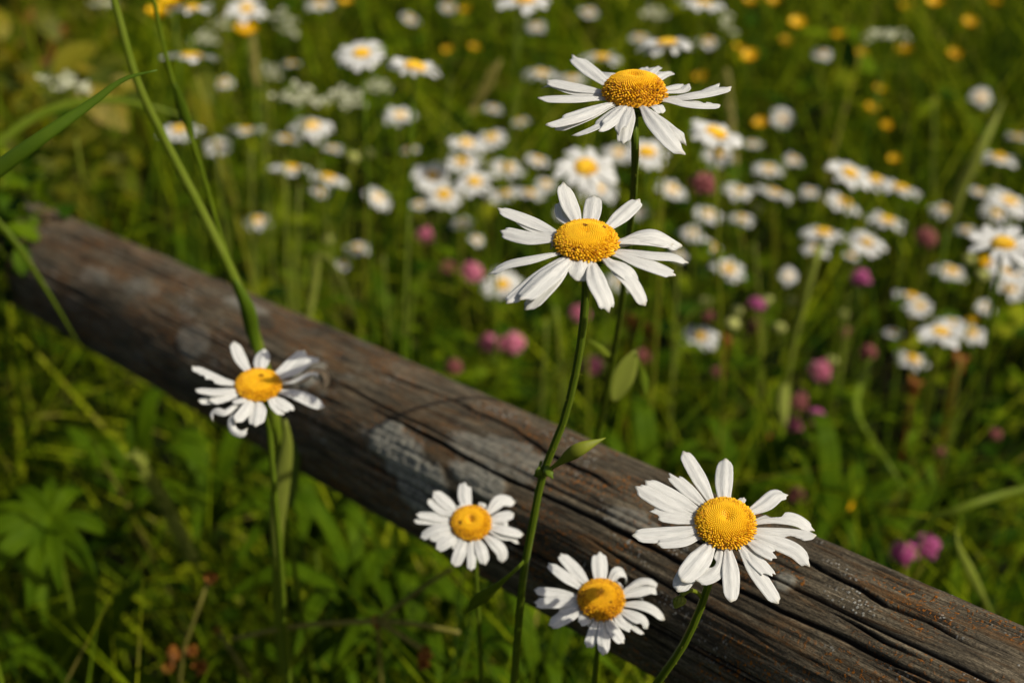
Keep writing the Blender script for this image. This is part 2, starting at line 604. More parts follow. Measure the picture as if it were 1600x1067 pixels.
def log_mat():
    m, nt, out = newmat('weathered_wood')
    lv = N_(nt, 'ShaderNodeAttribute', attribute_name='lv').outputs['Vector']
    ck = N_(nt, 'ShaderNodeAttribute', attribute_name='crack').outputs['Fac']
    li = N_(nt, 'ShaderNodeAttribute', attribute_name='lichen').outputs['Fac']

    def mapped(sx, sy):
        mp = N_(nt, 'ShaderNodeMapping')
        mp.inputs['Scale'].default_value = (sx, sy, 0)
        nt.links.new(lv, mp.inputs[0])
        return mp.outputs[0]
    g1 = noise(nt, mapped(32, 380), 1, 8, .7, .5)
    g2 = noise(nt, mapped(150, 1700), 1, 6, .78, .2)
    g4 = noise(nt, mapped(900, 1100), 1, 4, .7)
    g3 = noise(nt, mapped(9, 40), 1, 5, .6)
    c = ramp(nt, g1, [(.32, (.024, .020, .0155)), (.45, (.094, .077, .052)), (.58, (.19, .156, .106)), (.75, (.37, .31, .22))])
    fine = ramp(nt, g2, [(.34, (.22, .21, .20)), (.5, (.9, .89, .86)), (.66, (1.6, 1.55, 1.46))])
    c = mix(nt, 0.9, c, fine, 'MULTIPLY')
    c = mix(nt, 0.75, c, ramp(nt, g4, [(.34, (.35, .34, .32)), (.5, (.95, .95, .94)), (.68, (1.5, 1.47, 1.4))]), 'MULTIPLY')
    # dark weathered areas
    dark = ramp(nt, g3, [(.36, (.36, .34, .32)), (.56, (1, 1, 1))])
    c = mix(nt, 0.8, c, dark, 'MULTIPLY')
    # rusty stains along cracks and in streaks
    o1 = noise(nt, mapped(22, 150), 1, 6, .68, .6)
    om = ramp(nt, o1, [(.52, (0, 0, 0)), (.64, (1, 1, 1))])
    orange = mix(nt, g2, (.10, .042, .010), (.33, .15, .03))
    c = mix(nt, math_(nt, 'MULTIPLY', om, .38), c, orange)
    # granular orange lichen
    o2 = noise(nt, mapped(620, 620), 1, 3, .6)
    o3 = noise(nt, mapped(22, 45), 1, 3, .55, .3)
    om2 = math_(nt, 'MULTIPLY', ramp(nt, o2, [(.56, (0, 0, 0)), (.62, (1, 1, 1))]), ramp(nt, o3, [(.46, (0, 0, 0)), (.57, (1, 1, 1))]))
    c = mix(nt, om2, c, (.36, .125, .012))
    # crusty pale specks
    vo = N_(nt, 'ShaderNodeTexVoronoi')
    vo.inputs['Scale'].default_value = 1
    nt.links.new(mapped(620, 620), vo.inputs['Vector'])
    p3 = noise(nt, mapped(30, 70), 1, 3, .6)
    vec = N_(nt, 'ShaderNodeVectorMath', operation='ADD')
    vec.inputs[1].default_value = (5.3, 2.2, 0)
    dots = ramp(nt, vo.outputs['Distance'], [(.24, (1, 1, 1)), (.36, (0, 0, 0))])
    pm = math_(nt, 'MULTIPLY', dots, ramp(nt, p3, [(.55, (0, 0, 0)), (.65, (1, 1, 1))]))
    c = mix(nt, pm, c, (.42, .41, .36))
    # grey crustose lichen patches
    l1 = noise(nt, mapped(260, 260), 1, 5, .65)
    lc = ramp(nt, l1, [(.3, (.17, .165, .135)), (.5, (.33, .32, .265)), (.68, (.50, .46, .36))])
    lm = math_(nt, 'MULTIPLY', li, ramp(nt, l1, [(.26, (.35, .35, .35)), (.42, (1, 1, 1))]), True)
    c = mix(nt, math_(nt, 'MULTIPLY', lm, .9), c, lc)
    # colour darkens inside the open cracks
    cm = ramp(nt, ck, [(.10, (1, 1, 1)), (.5, (.10, .085, .07))])
    c = mix(nt, 1, c, cm, 'MULTIPLY')
    b = N_(nt, 'ShaderNodeBsdfPrincipled')
    b.inputs['Roughness'].default_value = 0.88
    b.inputs['Specular IOR Level'].default_value = 0.2
    nt.links.new(c, b.inputs['Base Color'])
    h = math_(nt, 'ADD', math_(nt, 'MULTIPLY', g2, .7), math_(nt, 'MULTIPLY', g1, .6))
    h = math_(nt, 'ADD', h, math_(nt, 'MULTIPLY', g4, .45))
    h = math_(nt, 'ADD', h, math_(nt, 'MULTIPLY', math_(nt, 'MAXIMUM', pm, om2), .5))
    h = math_(nt, 'ADD', h, math_(nt, 'MULTIPLY', l1, math_(nt, 'MULTIPLY', li, .5)))
    bm = N_(nt, 'ShaderNodeBump')
    bm.inputs['Strength'].default_value = 0.9
    bm.inputs['Distance'].default_value = 0.0016
    nt.links.new(h, bm.inputs['Height'])
    nt.links.new(bm.outputs[0], b.inputs['Normal'])
    nt.links.new(b.outputs[0], out.inputs['Surface'])
    return m


M_LOG = log_mat()
lme, cme = build_log()
lg = link('log_rail', lme, M_LOG)
tag(lg, 'weathered grey brown log rail, cracked and spotted with lichen, slanting behind the daisies', 'log')
m, nt, out = newmat('end_grain')
tc = N_(nt, 'ShaderNodeTexCoord').outputs['Object']
b = N_(nt, 'ShaderNodeBsdfPrincipled')
b.inputs['Roughness'].default_value = .9
nt.links.new(ramp(nt, noise(nt, tc, 180, 5), [(.3, (.04, .03, .02)), (.7, (.16, .12, .08))]), b.inputs['Base Color'])
nt.links.new(b.outputs[0], out.inputs['Surface'])
for cap_mesh in cme:
    link('end_grain', cap_mesh, m, lg)

# image-space guard used to keep random plants from hiding what the photo shows clearly
GUARD = []     # (px, py, radius px, depth)


# ------------------------------------------------------------------ daisy pieces
def petal_np(c, side, W, ns=22, nv=11, tipcut=0.13, teeth=0.03, camber=0.08, groove=0.042, bites=(), lobes=(1, 1), split=0.0, roll=0.0, twist=0.0, ph=0.0, basew=0.38, belly=0.55):
    """petal surface over centreline function c(t)->points; returns verts (ns*nv) and (t,v) attrs"""
    cl = catmull(c, 60)
    T, S, N = frames(cl, side)
    tt = np.linspace(0, 1, 60)
    u = np.linspace(0, 1, ns)
    v = np.linspace(-1, 1, nv)
    U, V = np.meshgrid(u, v, indexing='ij')
    k = 1 / (1 + np.exp(-(v - split) * 14))
    lob = lobes[0] * (1 - k) + lobes[1] * k
    Lv = (1 - tipcut * (1 - np.sqrt(np.clip(1 - v ** 2 * .98, 0, 1))) - teeth * (0.5 - 0.5 * np.cos(v * np.pi * 2.1 + ph))) * lob
    t = U * Lv[None, :]
    sm = np.clip(t / belly, 0, 1)
    sm = sm * sm * (3 - 2 * sm)
    prof = (basew + (1 - basew) * sm) * (1 - 0.24 * np.clip((t - 0.62) / 0.38, 0, 1) ** 1.6)
    ext = np.ones_like(V)
    for t0, sd, dep, hw in bites:
        m_ = (np.sign(V) == np.sign(sd)) | (V == 0)
        ext = np.where(m_, np.minimum(ext, 1 - dep * np.exp(-((t - t0) / hw) ** 4)), ext)
    x = V * ext * prof * W / 2
    z = -camber * W * (V * ext) ** 2 + groove * W * np.cos(V * ext * 2 * np.pi) * np.clip(t * 4, 0, 1) * (1 - 0.5 * t)
    ang = roll + twist * t
    xx = x * np.cos(ang) - z * np.sin(ang)
    zz = x * np.sin(ang) + z * np.cos(ang)

    def at(arr):
        return np.stack([np.interp(t, tt, arr[:, i]) for i in range(3)], -1)
    p = at(cl) + xx[..., None] * at(S) + zz[..., None] * at(N)
    pv = np.stack([t, V * 0.5 + 0.5, 0 * t], -1)
    return p.reshape(-1, 3), pv.reshape(-1, 3), grid_faces(ns, nv)


def floret_unit(seg=6, rings=3):
    a = np.arange(seg) / seg * 2 * np.pi
    v = []
    for i in range(rings):
        q = i / (rings - 1) * math.pi / 2 * 0.93
        v.append(np.stack([np.cos(a) * math.cos(q), np.sin(a) * math.cos(q), np.full(seg, math.sin(q))], 1))
    return np.concatenate(v), grid_faces(rings, seg, True)


def disc_np(Rd, h, n=420, dimple=0.25, spots=(), rng=None, fluff=1.0, seg=6):
    """dome of florets; local z up; spots: (x,y,rad) in units of Rd turned brown"""
    rng = rng or np.random.default_rng(5)
    mb = MB()

    def height(q):
        return h * np.sqrt(np.clip(1 - q ** 2.3, 0, 1)) - dimple * h * np.exp(-(q / 0.2) ** 2)
    # body
    qs = np.linspace(0.02, 1.0, 14)
    a = np.arange(28) / 28 * 2 * np.pi
    body = np.stack([np.outer(qs, np.cos(a)) * Rd * 0.97, np.outer(qs, np.sin(a)) * Rd * 0.97, np.repeat(height(qs)[:, None] - 0.03 * Rd, 28, 1)], -1)
    mb.add(body.reshape(-1, 3), grid_faces(14, 28, True)[:, ::-1], 0.40)
    fv, ff = floret_unit(seg)
    ga = math.pi * (3 - math.sqrt(5))
    for i in range(n):
        q = math.sqrt((i + 0.5) / n)
        # spread by true area of the dome: push a few more to the steep rim
        q = min(0.995, q ** 0.86)
        th = i * ga
        z = float(height(np.array(q)))
        e = 1e-3
        dz = (float(height(np.array(min(q + e, .9995)))) - float(height(np.array(max(q - e, 0))))) / (2 * e * Rd)
        nrm = unit([-dz * math.cos(th), -dz * math.sin(th), 1])
        size = Rd * 1.16 / math.sqrt(n) * (0.78 + 0.55 * q ** 3)
        outer = np.clip((q - 0.55) / 0.2, 0, 1)
        ln = size * (1.15 + 0.85 * outer * fluff * rng.uniform(0.6, 1.5))
        j = outer * 0.42 * fluff
        nrm = unit(nrm + rng.normal(0, j * 0.8 + 0.03, 3))
        s1 = unit(np.cross(nrm, [0.2, 0.9, 0.1]))
        s2 = np.cross(nrm, s1)
        pos = np.array([q * math.cos(th) * Rd, q * math.sin(th) * Rd, z - 0.02 * Rd])
        tone = 0.80 - 0.26 * outer + rng.normal(0, .05 + .10 * outer) - 0.30 * math.exp(-(q / 0.10) ** 2)
        for sx, sy, sr in spots:
            if (pos[0] / Rd - sx) ** 2 + (pos[1] / Rd - sy) ** 2 < sr * sr:
                tone = rng.uniform(0.02, 0.15)
        w = size * (1 - 0.18 * outer)
        v = pos + fv[:, :1] * w * s1 + fv[:, 1:2] * w * s2 + fv[:, 2:3] * ln * nrm
        tn = tone + (fv[:, 2] - 0.62) * 0.34
        mb.add(v, ff, tn)
    return mb


def hero(cx, cy, d, dw, elev, roll, h_rel, petals, stem, label, seed, spots=(), dimple=0.22, fluff=1.0, stem_r=0.0011, extra=None):
    rng = np.random.default_rng(seed)
    O = P(cx, cy, d)
    e = R(elev)
    rl = R(roll)
    n = unit(XC * math.sin(rl) * math.cos(e) + UC * math.cos(rl) * math.cos(e) - FC * math.sin(e))
    e1 = unit(XC - n * (XC @ n))
    e2 = np.cross(n, e1)
    Rd = dw / 2 * d / FPX
    base = np.array(stem[-1])
    root = empty('daisy', base)
    tag(root, label, 'daisy', 'sharp daisies in front of and over the log')

    def loc(px, py, z):
        r_ = ray(px, py)
        t = ((O + n * z - CAMPOS) @ n) / (r_ @ n)
        return CAMPOS + r_ * t
    for i, pt in enumerate(petals):
        path, W, kw = pt[0], pt[1] * 1.04, dict(pt[2]) if len(pt) > 2 else {}
        W = W / 1000.0
        mat = M_DRYPETAL if kw.pop('dry', False) else M_PETAL
        arch = kw.pop('arch', 1.4) / 1000
        lift = (i % 3) * 0.00035 + rng.uniform(0, 0.0002)
        pts = []
        for q in path:
            z = (q[2] if len(q) > 2 else rng.uniform(-2.6, -0.6)) / 1000
            pts.append(loc(q[0], q[1], z + lift))
        dirv = pts[0] - O
        dirv = unit(dirv - n * (dirv @ n))
        boff = R(kw.pop('boff', 0))
        dirv = unit(dirv * math.cos(boff) + np.cross(n, dirv) * math.sin(boff))
        b0 = O + dirv * Rd * 0.74 + n * (lift - 0.0003)
        b1 = O + dirv * Rd * 1.02 + n * (lift + 0.0003)
        if len(pts) == 1:
            mid = (b1 + pts[0]) / 2 + n * arch
            line = [b0, b1, mid, pts[0]]
        else:
            line = [b0, b1] + pts
        ph = rng.uniform(-1.2, 1.2)
        kw.setdefault('roll', rng.uniform(-.12, .12))
        kw.setdefault('twist', rng.uniform(-.28, .28))
        kw.setdefault('teeth', rng.uniform(.015, .05))
        kw.setdefault('tipcut', rng.uniform(.11, .2))
        T0 = unit(line[1] - line[0])
        v, pv, f = petal_np(np.array(line) - base, np.cross(n, T0) * -1, W, ph=ph, **kw)
        o = link('petal', mesh_np('petal', v, f, True, {'pv': pv}), mat, root)
        sm = o.modifiers.new('thickness', 'SOLIDIFY')
        sm.thickness = 0.0001
        sm.offset = 0
        if mat is M_DRYPETAL:
            o['label'] = 'dried brown curled petal'
    # disc
    mb = disc_np(Rd, Rd * h_rel, 950, dimple, spots, rng, fluff)
    shift = {101: -.10, 102: .02, 105: .05, 104: -.04, 103: -.06, 106: -.12}[seed]
    mb.t = [q + shift for q in mb.t]
    me = mb.mesh('disc')
    o = link('disc', me, M_DISC, root)
    B = np.eye(4)
    B[:3, 0], B[:3, 1], B[:3, 2], B[:3, 3] = e1, e2, n, O + n * 0.0007 - base
    o.matrix_local = Matrix(B.tolist())
    # green bracts under the head
    mb = MB()
    for k in range(34):
        th = k * 2.399
        dirv = e1 * math.cos(th) + e2 * math.sin(th)
        a = O + dirv * Rd * 0.28 - n * (Rd * 0.42)
        b_ = O + dirv * Rd * 0.72 - n * Rd * (0.28 + .1 * (k % 3) / 3)
        c_ = O + dirv * Rd * (1.0) - n * 0.0012
        blade(mb, [a, b_, c_], 0.0022, side=np.cross(n, dirv), n=6, nv=3, prof='blade', tone=rng.uniform(.2, .8))
    for q in range(1):
        a = np.arange(16) / 16 * 2 * np.pi
        rows = []
        for rr_, zz_ in ((.05, -.45), (.28, -.45), (.6, -.36), (.9, -.12), (.8, -.02)):
            rows.append(O + np.outer(np.cos(a), e1) * Rd * rr_ + np.outer(np.sin(a), e2) * Rd * rr_ + n * Rd * zz_)
        mb.add(np.concatenate(rows), grid_faces(5, 16, True), .4)
    mb.v = [q - base for q in mb.v]
    link('bracts', mb.mesh('bracts'), M_STEM, root)
    # stem
    mb = MB()
    pts = [O - n * Rd * 0.42] + [np.array(q) for q in stem]
    cl = tube(mb, pts, stem_r, stem_r * 1.35, 12, 70, 0.17, tone=np.tile(np.array([.05, .8] * 6), 72))
    # fine hairs
    T = np.gradient(cl, axis=0)
    for k in range(170):
        i = rng.integers(2, 60)
        s_ = unit(np.cross(T[i], rng.normal(0, 1, 3)))
        a = cl[i] + s_ * stem_r * 0.9
        tip = a + s_ * rng.uniform(.0005, .0013) + unit(T[i]) * rng.uniform(-.0005, .0002)
        tube(mb, [a, tip], .00011, .00004, 3, 2, cap=False, tone=1)
    mb.v = [q - base for q in mb.v]
    link('stem', mb.mesh('stem'), M_STEM, root)
    if extra:
        extra(root, base)
    GUARD.append((cx, cy, 1.05 * max(abs(p[0][-1][0] - cx) for p in petals), d + 0.03))
    return root


def part_leaf(root, base, name, pts, w, side=None, prof='spoon', mat=None, tone=.5, fold=.25, teeth=0, n=20):
    mb = MB()
    blade(mb, pts, w, side=side, prof=prof, tone=tone, fold=fold, n=n, teeth=teeth)
    mb.v = [q - base for q in mb.v]
    o = link(name, mb.mesh(name), mat or M_STEM, root)
    sm = o.modifiers.new('thickness', 'SOLIDIFY')
    sm.thickness = 0.0003
    return o


def Z0(p, dx=0, dy=0):
    return np.array([p[0] + dx, p[1] + dy, -0.015])


# flower 1: the highest one
st = [P(992, 205, .446), P(990, 300, .49), P(984, 360, .53), P(972, 470, .58), P(960, 545, .62), P(945, 625, .66), P(934, 685, .70)]
st.append(Z0(st[-1], -.01, .03))


def ex1(root, base):
    part_leaf(root, base, 'leaf', [P(958, 628, .66), P(972, 590, .655), P(992, 548, .65)], .011, side=XC * .9 + UC * .35, prof='oval', tone=.85, mat=M_STALK)
    part_leaf(root, base, 'leaf', [P(955, 565, .63), P(938, 545, .625), P(918, 530, .62)], .0035, prof='blade', tone=.7)
    part_leaf(root, base, 'leaf', [P(994, 552, .65), P(1004, 590, .66), P(1010, 620, .665)], .005, prof='spoon', tone=.6)


hero(991, 154, .445, 97, 30, 0, .80, [
    ([(935, 120, 2), (893, 86, 4)], 5.8, dict(teeth=.06, bites=((.93, 1, .5, .05),))),
    ([(939, 113, 0)], 4.6, {}),
    ([(900, 136, 1.0), (853, 126, 1.5)], 5.4, {}),
    ([(900, 145, .5), (862, 133, .5), (847, 138, -2)], 4.0, {}),
    ([(890, 153, .8), (839, 153, .5)], 6.0, dict(camber=.10)),
    ([(900, 182, 0), (849, 195, -1.5)], 5.4, dict(lobes=(1, .82), split=.1)),
    ([(905, 186, -.6), (866, 203, -3)], 5.2, {}),
    ([(935, 194, -.5), (893, 213, -3)], 5.6, dict(bites=((.78, 1, .6, .16),))),
    ([(958, 186, .6), (930, 206, -1)], 4.4, dict(lobes=(1, .85), split=-.1)),
    ([(978, 195, -.5), (973, 226, -4)], 4.8, {}),
    ([(972, 192, .5), (968, 213, -2)], 4.8, dict(lobes=(.9, 1))),
    ([(1035, 205, .5), (1052, 226, -1.5), (1071, 243, -4)], 6.0, {}),
    ([(1045, 195, .5), (1066, 210, -.6), (1072, 229, -4.5)], 6.0, dict(camber=.25)),
    ([(1035, 178, 0)], 4.0, {}),
    ([(1085, 162, .2), (1127, 164, -.5)], 6.0, dict(lobes=(.93, 1), bites=((.75, -1, .5, .05),))),
    ([(1075, 150, 1.8), (1110, 144, 2.2), (1143, 136, 2.6)], 5.6, {}),
    ([(1085, 148, 1.4), (1124, 131, 1.6)], 4.2, {}),
    ([(1045, 138, 0), (1067, 132, -1)], 3.4, {}),
    ([(1068, 140, 0), (1076, 131, 1)], 4.0, {}),
    ([(1048, 112, -1.2)], 5.4, dict(lobes=(.9, 1))),
    ([(1029, 104, -.8)], 4.2, {}),
    ([(1012, 105, -.6)], 3.8, {}),
], st, 'tallest sharp daisy with a domed yellow disc on a thin upright stem', 101, extra=ex1, dimple=.16, stem_r=.0011)

# flower 2: the middle one
st = [P(916, 440, .425), P(912, 500, .432), P(902, 570, .442), P(880, 660, .455), P(850, 735, .466), P(832, 820, .478), P(820, 885, .49), P(808, 1000, .515)]
st.append(Z0(st[-1], -.02, .05))


def ex2(root, base):
    part_leaf(root, base, 'leaf', [P(848, 742, .466), P(872, 724, .458), P(905, 702, .450), P(946, 684, .452)], .0046, side=UC * .8 - XC * .5, tone=.85)
    part_leaf(root, base, 'leaf', [P(852, 722, .466), P(858, 738, .459), P(864, 748, .459)], .0035, tone=.5, teeth=4)
    part_leaf(root, base, 'leaf', [P(846, 720, .466), P(841, 738, .465), P(843, 748, .468)], .003, tone=.5, teeth=3)
    part_leaf(root, base, 'leaf', [P(824, 872, .487), P(800, 895, .488), P(765, 925, .498), P(728, 958, .515)], .007, side=UC * .5 + XC * .6, tone=.55)


hero(916, 384, .408, 98, 40, 0, .56, [
    ([(828, 345, 1.2), (777, 325, 2)], 4.9, dict(camber=.1)),
    ([(845, 358, 0), (806, 338, .5)], 5.0, {}),
    ([(828, 372, 0), (781, 361, -.5)], 4.6, {}),
    ([(880, 338, -1), (876, 315, -2)], 4.0, {}),
    ([(890, 318, 1), (880, 285, 2)], 5.6, dict(tipcut=.22)),
    ([(926, 325, .6), (928, 306, .4)], 5.2, dict(basew=.75)),
    ([(962, 345, .6), (999, 311, 0)], 5.2, {}),
    ([(1000, 366, 2), (1030, 366, 1.6), (1066, 384, -4)], 6.6, dict(camber=.24)),
    ([(1012, 374, .4), (1053, 382, -2)], 5.0, {}),
    ([(1020, 399, .8), (1055, 402, 0), (1076, 411, -2)], 3.9, {}),
    ([(1010, 412, .3), (1057, 430, -1.5)], 5.0, dict(teeth=.06)),
    ([(965, 420, 0), (990, 445, -1.5), (1009, 478, -6)], 4.8, {}),
    ([(965, 415, 1.2), (985, 430, 0), (998, 452, -4)], 5.6, {}),
    ([(935, 445, .4), (945, 465, -1), (952, 489, -4)], 5.6, dict(camber=.08, teeth=.06)),
    ([(905, 425, -.5), (898, 438, -2)], 7.2, dict(basew=.7, tipcut=.3)),
    ([(850, 450, -1.5), (820, 485, -5)], 6.4, {}),
    ([(840, 435, -.6), (790, 474, -3)], 5.4, {}),
    ([(855, 430, 1.2), (810, 470, -.8)], 7.4, dict(teeth=.06, camber=.12)),
    ([(830, 405, .8), (790, 414, -.5), (763, 430, -3)], 4.2, {}),
    ([(860, 390, -1)], 1.6, dict(dry=True)),
], st, 'large sharp daisy in the middle with long petals and hairy stem crossing the log', 102, extra=ex2, dimple=.12,
    spots=((-.04, .32, .07), (.55, .28, .06)))

# flower 5: the chewed one over the log
st = [P(1109, 905, .432), P(1092, 955, .44), P(1066, 1010, .45), P(1035, 1055, .462), P(1010, 1095, .48)]
st.append(Z0(st[-1], -.04, .06))


def ex5(root, base):
    mb = MB()
    tube(mb, [P(1098, 938, .437), P(1090, 926, .434), P(1077, 922, .432), P(1064, 930, .431)], .0005, .0008, 8, 14, tone=.8)
    mb.v = [q - base for q in mb.v]
    ps = link('bud_stalk', mb.mesh('bud_stalk'), M_STEM, root)
    mb = MB()
    for k in range(9):
        s_ = unit(XC * math.cos(k * .7) + FC * math.sin(k * .7))
        blade(mb, [P(1064, 930, .431), P(1062, 937, .431) + s_ * .0016, P(1055, 950, .431) + s_ * .0004], .002, side=np.cross(s_, UC), n=8, nv=3, prof='lance', tone=.75 + .02 * k)
    mb.v = [q - base for q in mb.v]
    link('bud', mb.mesh('bud'), M_STALK, ps)


hero(1133, 822, .430, 92, 48, 0, .60, [
    ([(1090, 742, 1), (1068, 704, 1)], 5.0, {}),
    ([(1075, 765, .5), (1043, 736, .5)], 4.6, dict(teeth=.10, lobes=(1, .9))),
    ([(1055, 778, .8), (1007, 751, 1)], 5.6, {}),
    ([(1045, 788, 1.6), (992, 759, 1.8)], 5.2, dict(camber=.1)),
    ([(1058, 806, .8), (1012, 800, .6)], 5.4, dict(lobes=(.86, 1), teeth=.07)),
    ([(1045, 834, 0), (987, 836, 0)], 5.4, {}),
    ([(1065, 844, 1.0), (1026, 849, .8)], 4.6, {}),
    ([(1085, 880, -.5), (1057, 924, -3)], 6.0, {}),
    ([(1095, 872, 1.0), (1064, 908, -.5)], 6.6, {}),
    ([(1124, 880, .5), (1112, 896, .4), (1086, 907, 0)], 5.4, dict(bites=((.48, 1, .62, .13),))),
    ([(1142, 895, .6), (1143, 941, -1)], 5.0, {}),
    ([(1180, 890, -.4), (1217, 943, -3)], 4.8, {}),
    ([(1182, 875, .9), (1210, 904, 0)], 4.6, dict(teeth=.10, lobes=(1, .9))),
    ([(1215, 848, .2), (1245, 862, -.5), (1265, 886, -3)], 4.8, {}),
    ([(1190, 856, 1.0), (1216, 871, .6)], 4.4, dict(teeth=.09, lobes=(.9, 1))),
    ([(1215, 832, .3), (1276, 837, .3)], 4.0, dict(bites=((.62, 1, .7, .10), (.70, 1, .5, .08)))),
    ([(1215, 808, 1.2), (1245, 812, 1), (1273, 830, -1.5)], 4.6, dict(bites=((.42, -1, 1.25, .10),))),
    ([(1195, 787, .6), (1215, 772, .8), (1232, 774, -.6)], 5.2, {}),
    ([(1131, 755, .4), (1133, 716, -.6)], 5.4, dict(basew=.6)),
    ([(1152, 788, -.5), (1163, 777, -1)], 2.6, {}),
], st, 'chewed sharp daisy over the cracked log, its petals bitten and torn', 105, extra=ex5, dimple=.30)

# flower 4: over the log at far side, slightly blurred
st = [P(419, 660, .556), P(425, 720, .563), P(432, 800, .573), P(440, 900, .59), P(446, 1010, .615)]
st.append(Z0(st[-1], 0, .06))
hero(404, 605, .545, 70, 41, 8, .42, [
    ([(376, 560, 1), (366, 533, 1)], 5.2, {}),
    ([(408, 565, 0), (412, 545, 0)], 6.0, dict(tipcut=.3)),
    ([(450, 573, .5), (477, 548, 1)], 5.6, {}),
    ([(460, 578, 1.2), (482, 562, 1.6), (499, 560, -1)], 4.8, {}),
    ([(462, 593, 1), (485, 582, 2), (497, 584, 0), (494, 595, -2)], 2.2, dict(camber=.4)),
    ([(470, 592, -1), (490, 578, -2), (507, 579, -3), (513, 594, -5), (505, 611, -7)], 3.4, dict(dry=True, camber=.3)),
    ([(465, 617, .4), (507, 637, -1)], 5.0, dict(tipcut=.25)),
    ([(440, 630, .2), (459, 643, -1)], 4.6, dict(lobes=(1, .9))),
    ([(430, 632, -.4), (444, 648, -2)], 4.4, {}),
    ([(402, 645, .3), (398, 667, -2)], 6.4, dict(teeth=.06)),
    ([(378, 640, -.4), (361, 655, -2), (364, 672, -4), (378, 677, -4), (387, 668, -3)], 3.0, dict(camber=.35)),
    ([(384, 640, .6), (367, 660, -1)], 4.4, {}),
    ([(366, 633, .4), (350, 643, 0), (334, 640, -1), (328, 648, -3), (334, 659, -4)], 3.0, dict(camber=.3)),
    ([(350, 618, .5), (326, 626, 0)], 5.8, dict(basew=.5)),
    ([(340, 612, .9), (304, 608, 1)], 4.6, {}),
    ([(345, 622, -.8), (309, 626, -1)], 4.6, {}),
    ([(345, 594, 1.1), (299, 572, 2)], 5.4, dict(bites=((.52, -1, .5, .06), (.68, -1, .55, .05), (.8, -1, .4, .05)))),
    ([(378, 625, 1), (362, 628, .5)], 3.0, {}),
], st, 'ragged daisy beside the tall grass stalk with a dried brown curled petal', 104, dimple=.2, fluff=.7, spots=((.1, .3, .10),))

# flower 3: small one at the log's lower edge
st = [P(740, 850, .55), P(745, 920, .565), P(750, 1010, .58)]
st.append(Z0(st[-1], 0, .05))
hero(736, 820, .535, 62, 50, 4, .55, [
    ([(726, 775, .5), (726, 752, .5)], 5.2, dict(lobes=(1, .9), split=.2, basew=.6)),
    ([(698, 786, .8), (677, 767, 1)], 4.8, {}),
    ([(690, 796, 0), (669, 779, 0)], 4.2, {}),
    ([(675, 806, .7), (649, 803, .7)], 4.4, {}),
    ([(675, 813, 0), (646, 813, 0)], 4.0, {}),
    ([(680, 827, .3), (656, 840, -2)], 4.6, {}),
    ([(690, 834, 1), (671, 843, 0)], 4.2, {}),
    ([(700, 845, .6), (681, 858, -.8)], 4.6, {}),
    ([(716, 848, -.6), (707, 858, -1)], 2.6, {}),
    ([(719, 862, .5), (710, 885, -2)], 4.6, {}),
    ([(737, 868, 0), (736, 892, -2)], 3.4, {}),
    ([(753, 862, .6), (758, 883, -2)], 4.4, {}),
    ([(772, 848, .5), (784, 862, -1), (785, 879, -4)], 4.6, {}),
    ([(785, 838, -.3), (800, 840, -1), (811, 850, -3)], 2.6, {}),
    ([(785, 827, .8), (818, 835, -1)], 4.4, {}),
    ([(778, 818, 0), (790, 816, 1), (794, 821, -1)], 3.4, {}),
    ([(780, 808, .8), (803, 802, .5)], 4.6, {}),
    ([(768, 795, .8), (783, 781, 1.4), (805, 785, -1)], 4.8, {}),
    ([(757, 786, 0)], 3.2, {}),
    ([(718, 788, -.4)], 3.6, {}),
], st, 'smallest daisy low on the log with a creased disc, above dark leaves', 103, dimple=.55, spots=((.0, .12, .13), (-.55, -.2, .1)), stem_r=.0008)

# flower 6
st = [P(938, 975, .51), P(930, 1050, .53)]
st.append(Z0(st[-1], 0, .08))
hero(939, 940, .498, 72, 48, 0, .62, [
    ([(937, 885, .6), (936, 861, .4)], 5.6, dict(basew=.65, lobes=(.93, 1), split=-.2)),
    ([(896, 886, .5), (875, 864, .6)], 5.2, {}),
    ([(886, 902, 1.2), (856, 879, 1.2)], 4.6, {}),
    ([(870, 926, .5), (834, 921, .5)], 4.6, {}),
    ([(870, 940, .8), (834, 942, .6)], 4.6, {}),
    ([(890, 950, 0), (871, 956, -.5)], 3.4, dict(teeth=.1)),
    ([(885, 962, .4), (857, 977, -1.5)], 5.2, {}),
    ([(914, 966, .6), (903, 972, 0)], 4.6, dict(teeth=.08)),
    ([(925, 970, -.6), (919, 979, -1)], 2.4, {}),
    ([(929, 985, .5), (918, 1012, -1.5)], 4.2, {}),
    ([(943, 990, .8), (943, 1024, -1)], 4.4, {}),
    ([(959, 984, .5), (975, 1005, -1.5)], 4.6, {}),
    ([(970, 968, .2), (992, 982, -.8)], 4.8, dict(teeth=.12, lobes=(.92, 1))),
    ([(985, 975, -1.5), (998, 985, -2), (1007, 990, -3)], 2.4, {}),
    ([(990, 962, .8), (1003, 969, .5), (1012, 982, -2)], 4.0, dict(bites=((.8, 1, .5, .1),))),
    ([(1003, 945, 1), (1022, 953, .4), (1039, 968, -2)], 4.2, {}),
    ([(1000, 922, 1.2), (1017, 918, 1.2), (1032, 926, -1)], 4.6, {}),
    ([(985, 915, 1.4), (1003, 906, 2.4), (1020, 908, 2), (1032, 917, -1)], 3.0, dict(camber=.3)),
    ([(957, 903, 1), (965, 893, 1.8), (976, 895, 0), (979, 907, -3), (976, 912, -4.5)], 4.4, {}),
    ([(970, 912, 0)], 3.8, {}),
    ([(992, 930, -2), (1004, 934, -4), (1003, 941, -5)], 2.4, {}),
], st, 'lowest daisy on the log, its orange yellow disc marked by dark dots', 106, dimple=.22, spots=((.03, .16, .09), (.38, -.38, .06), (-.0, .26, .05)), stem_r=.0008)

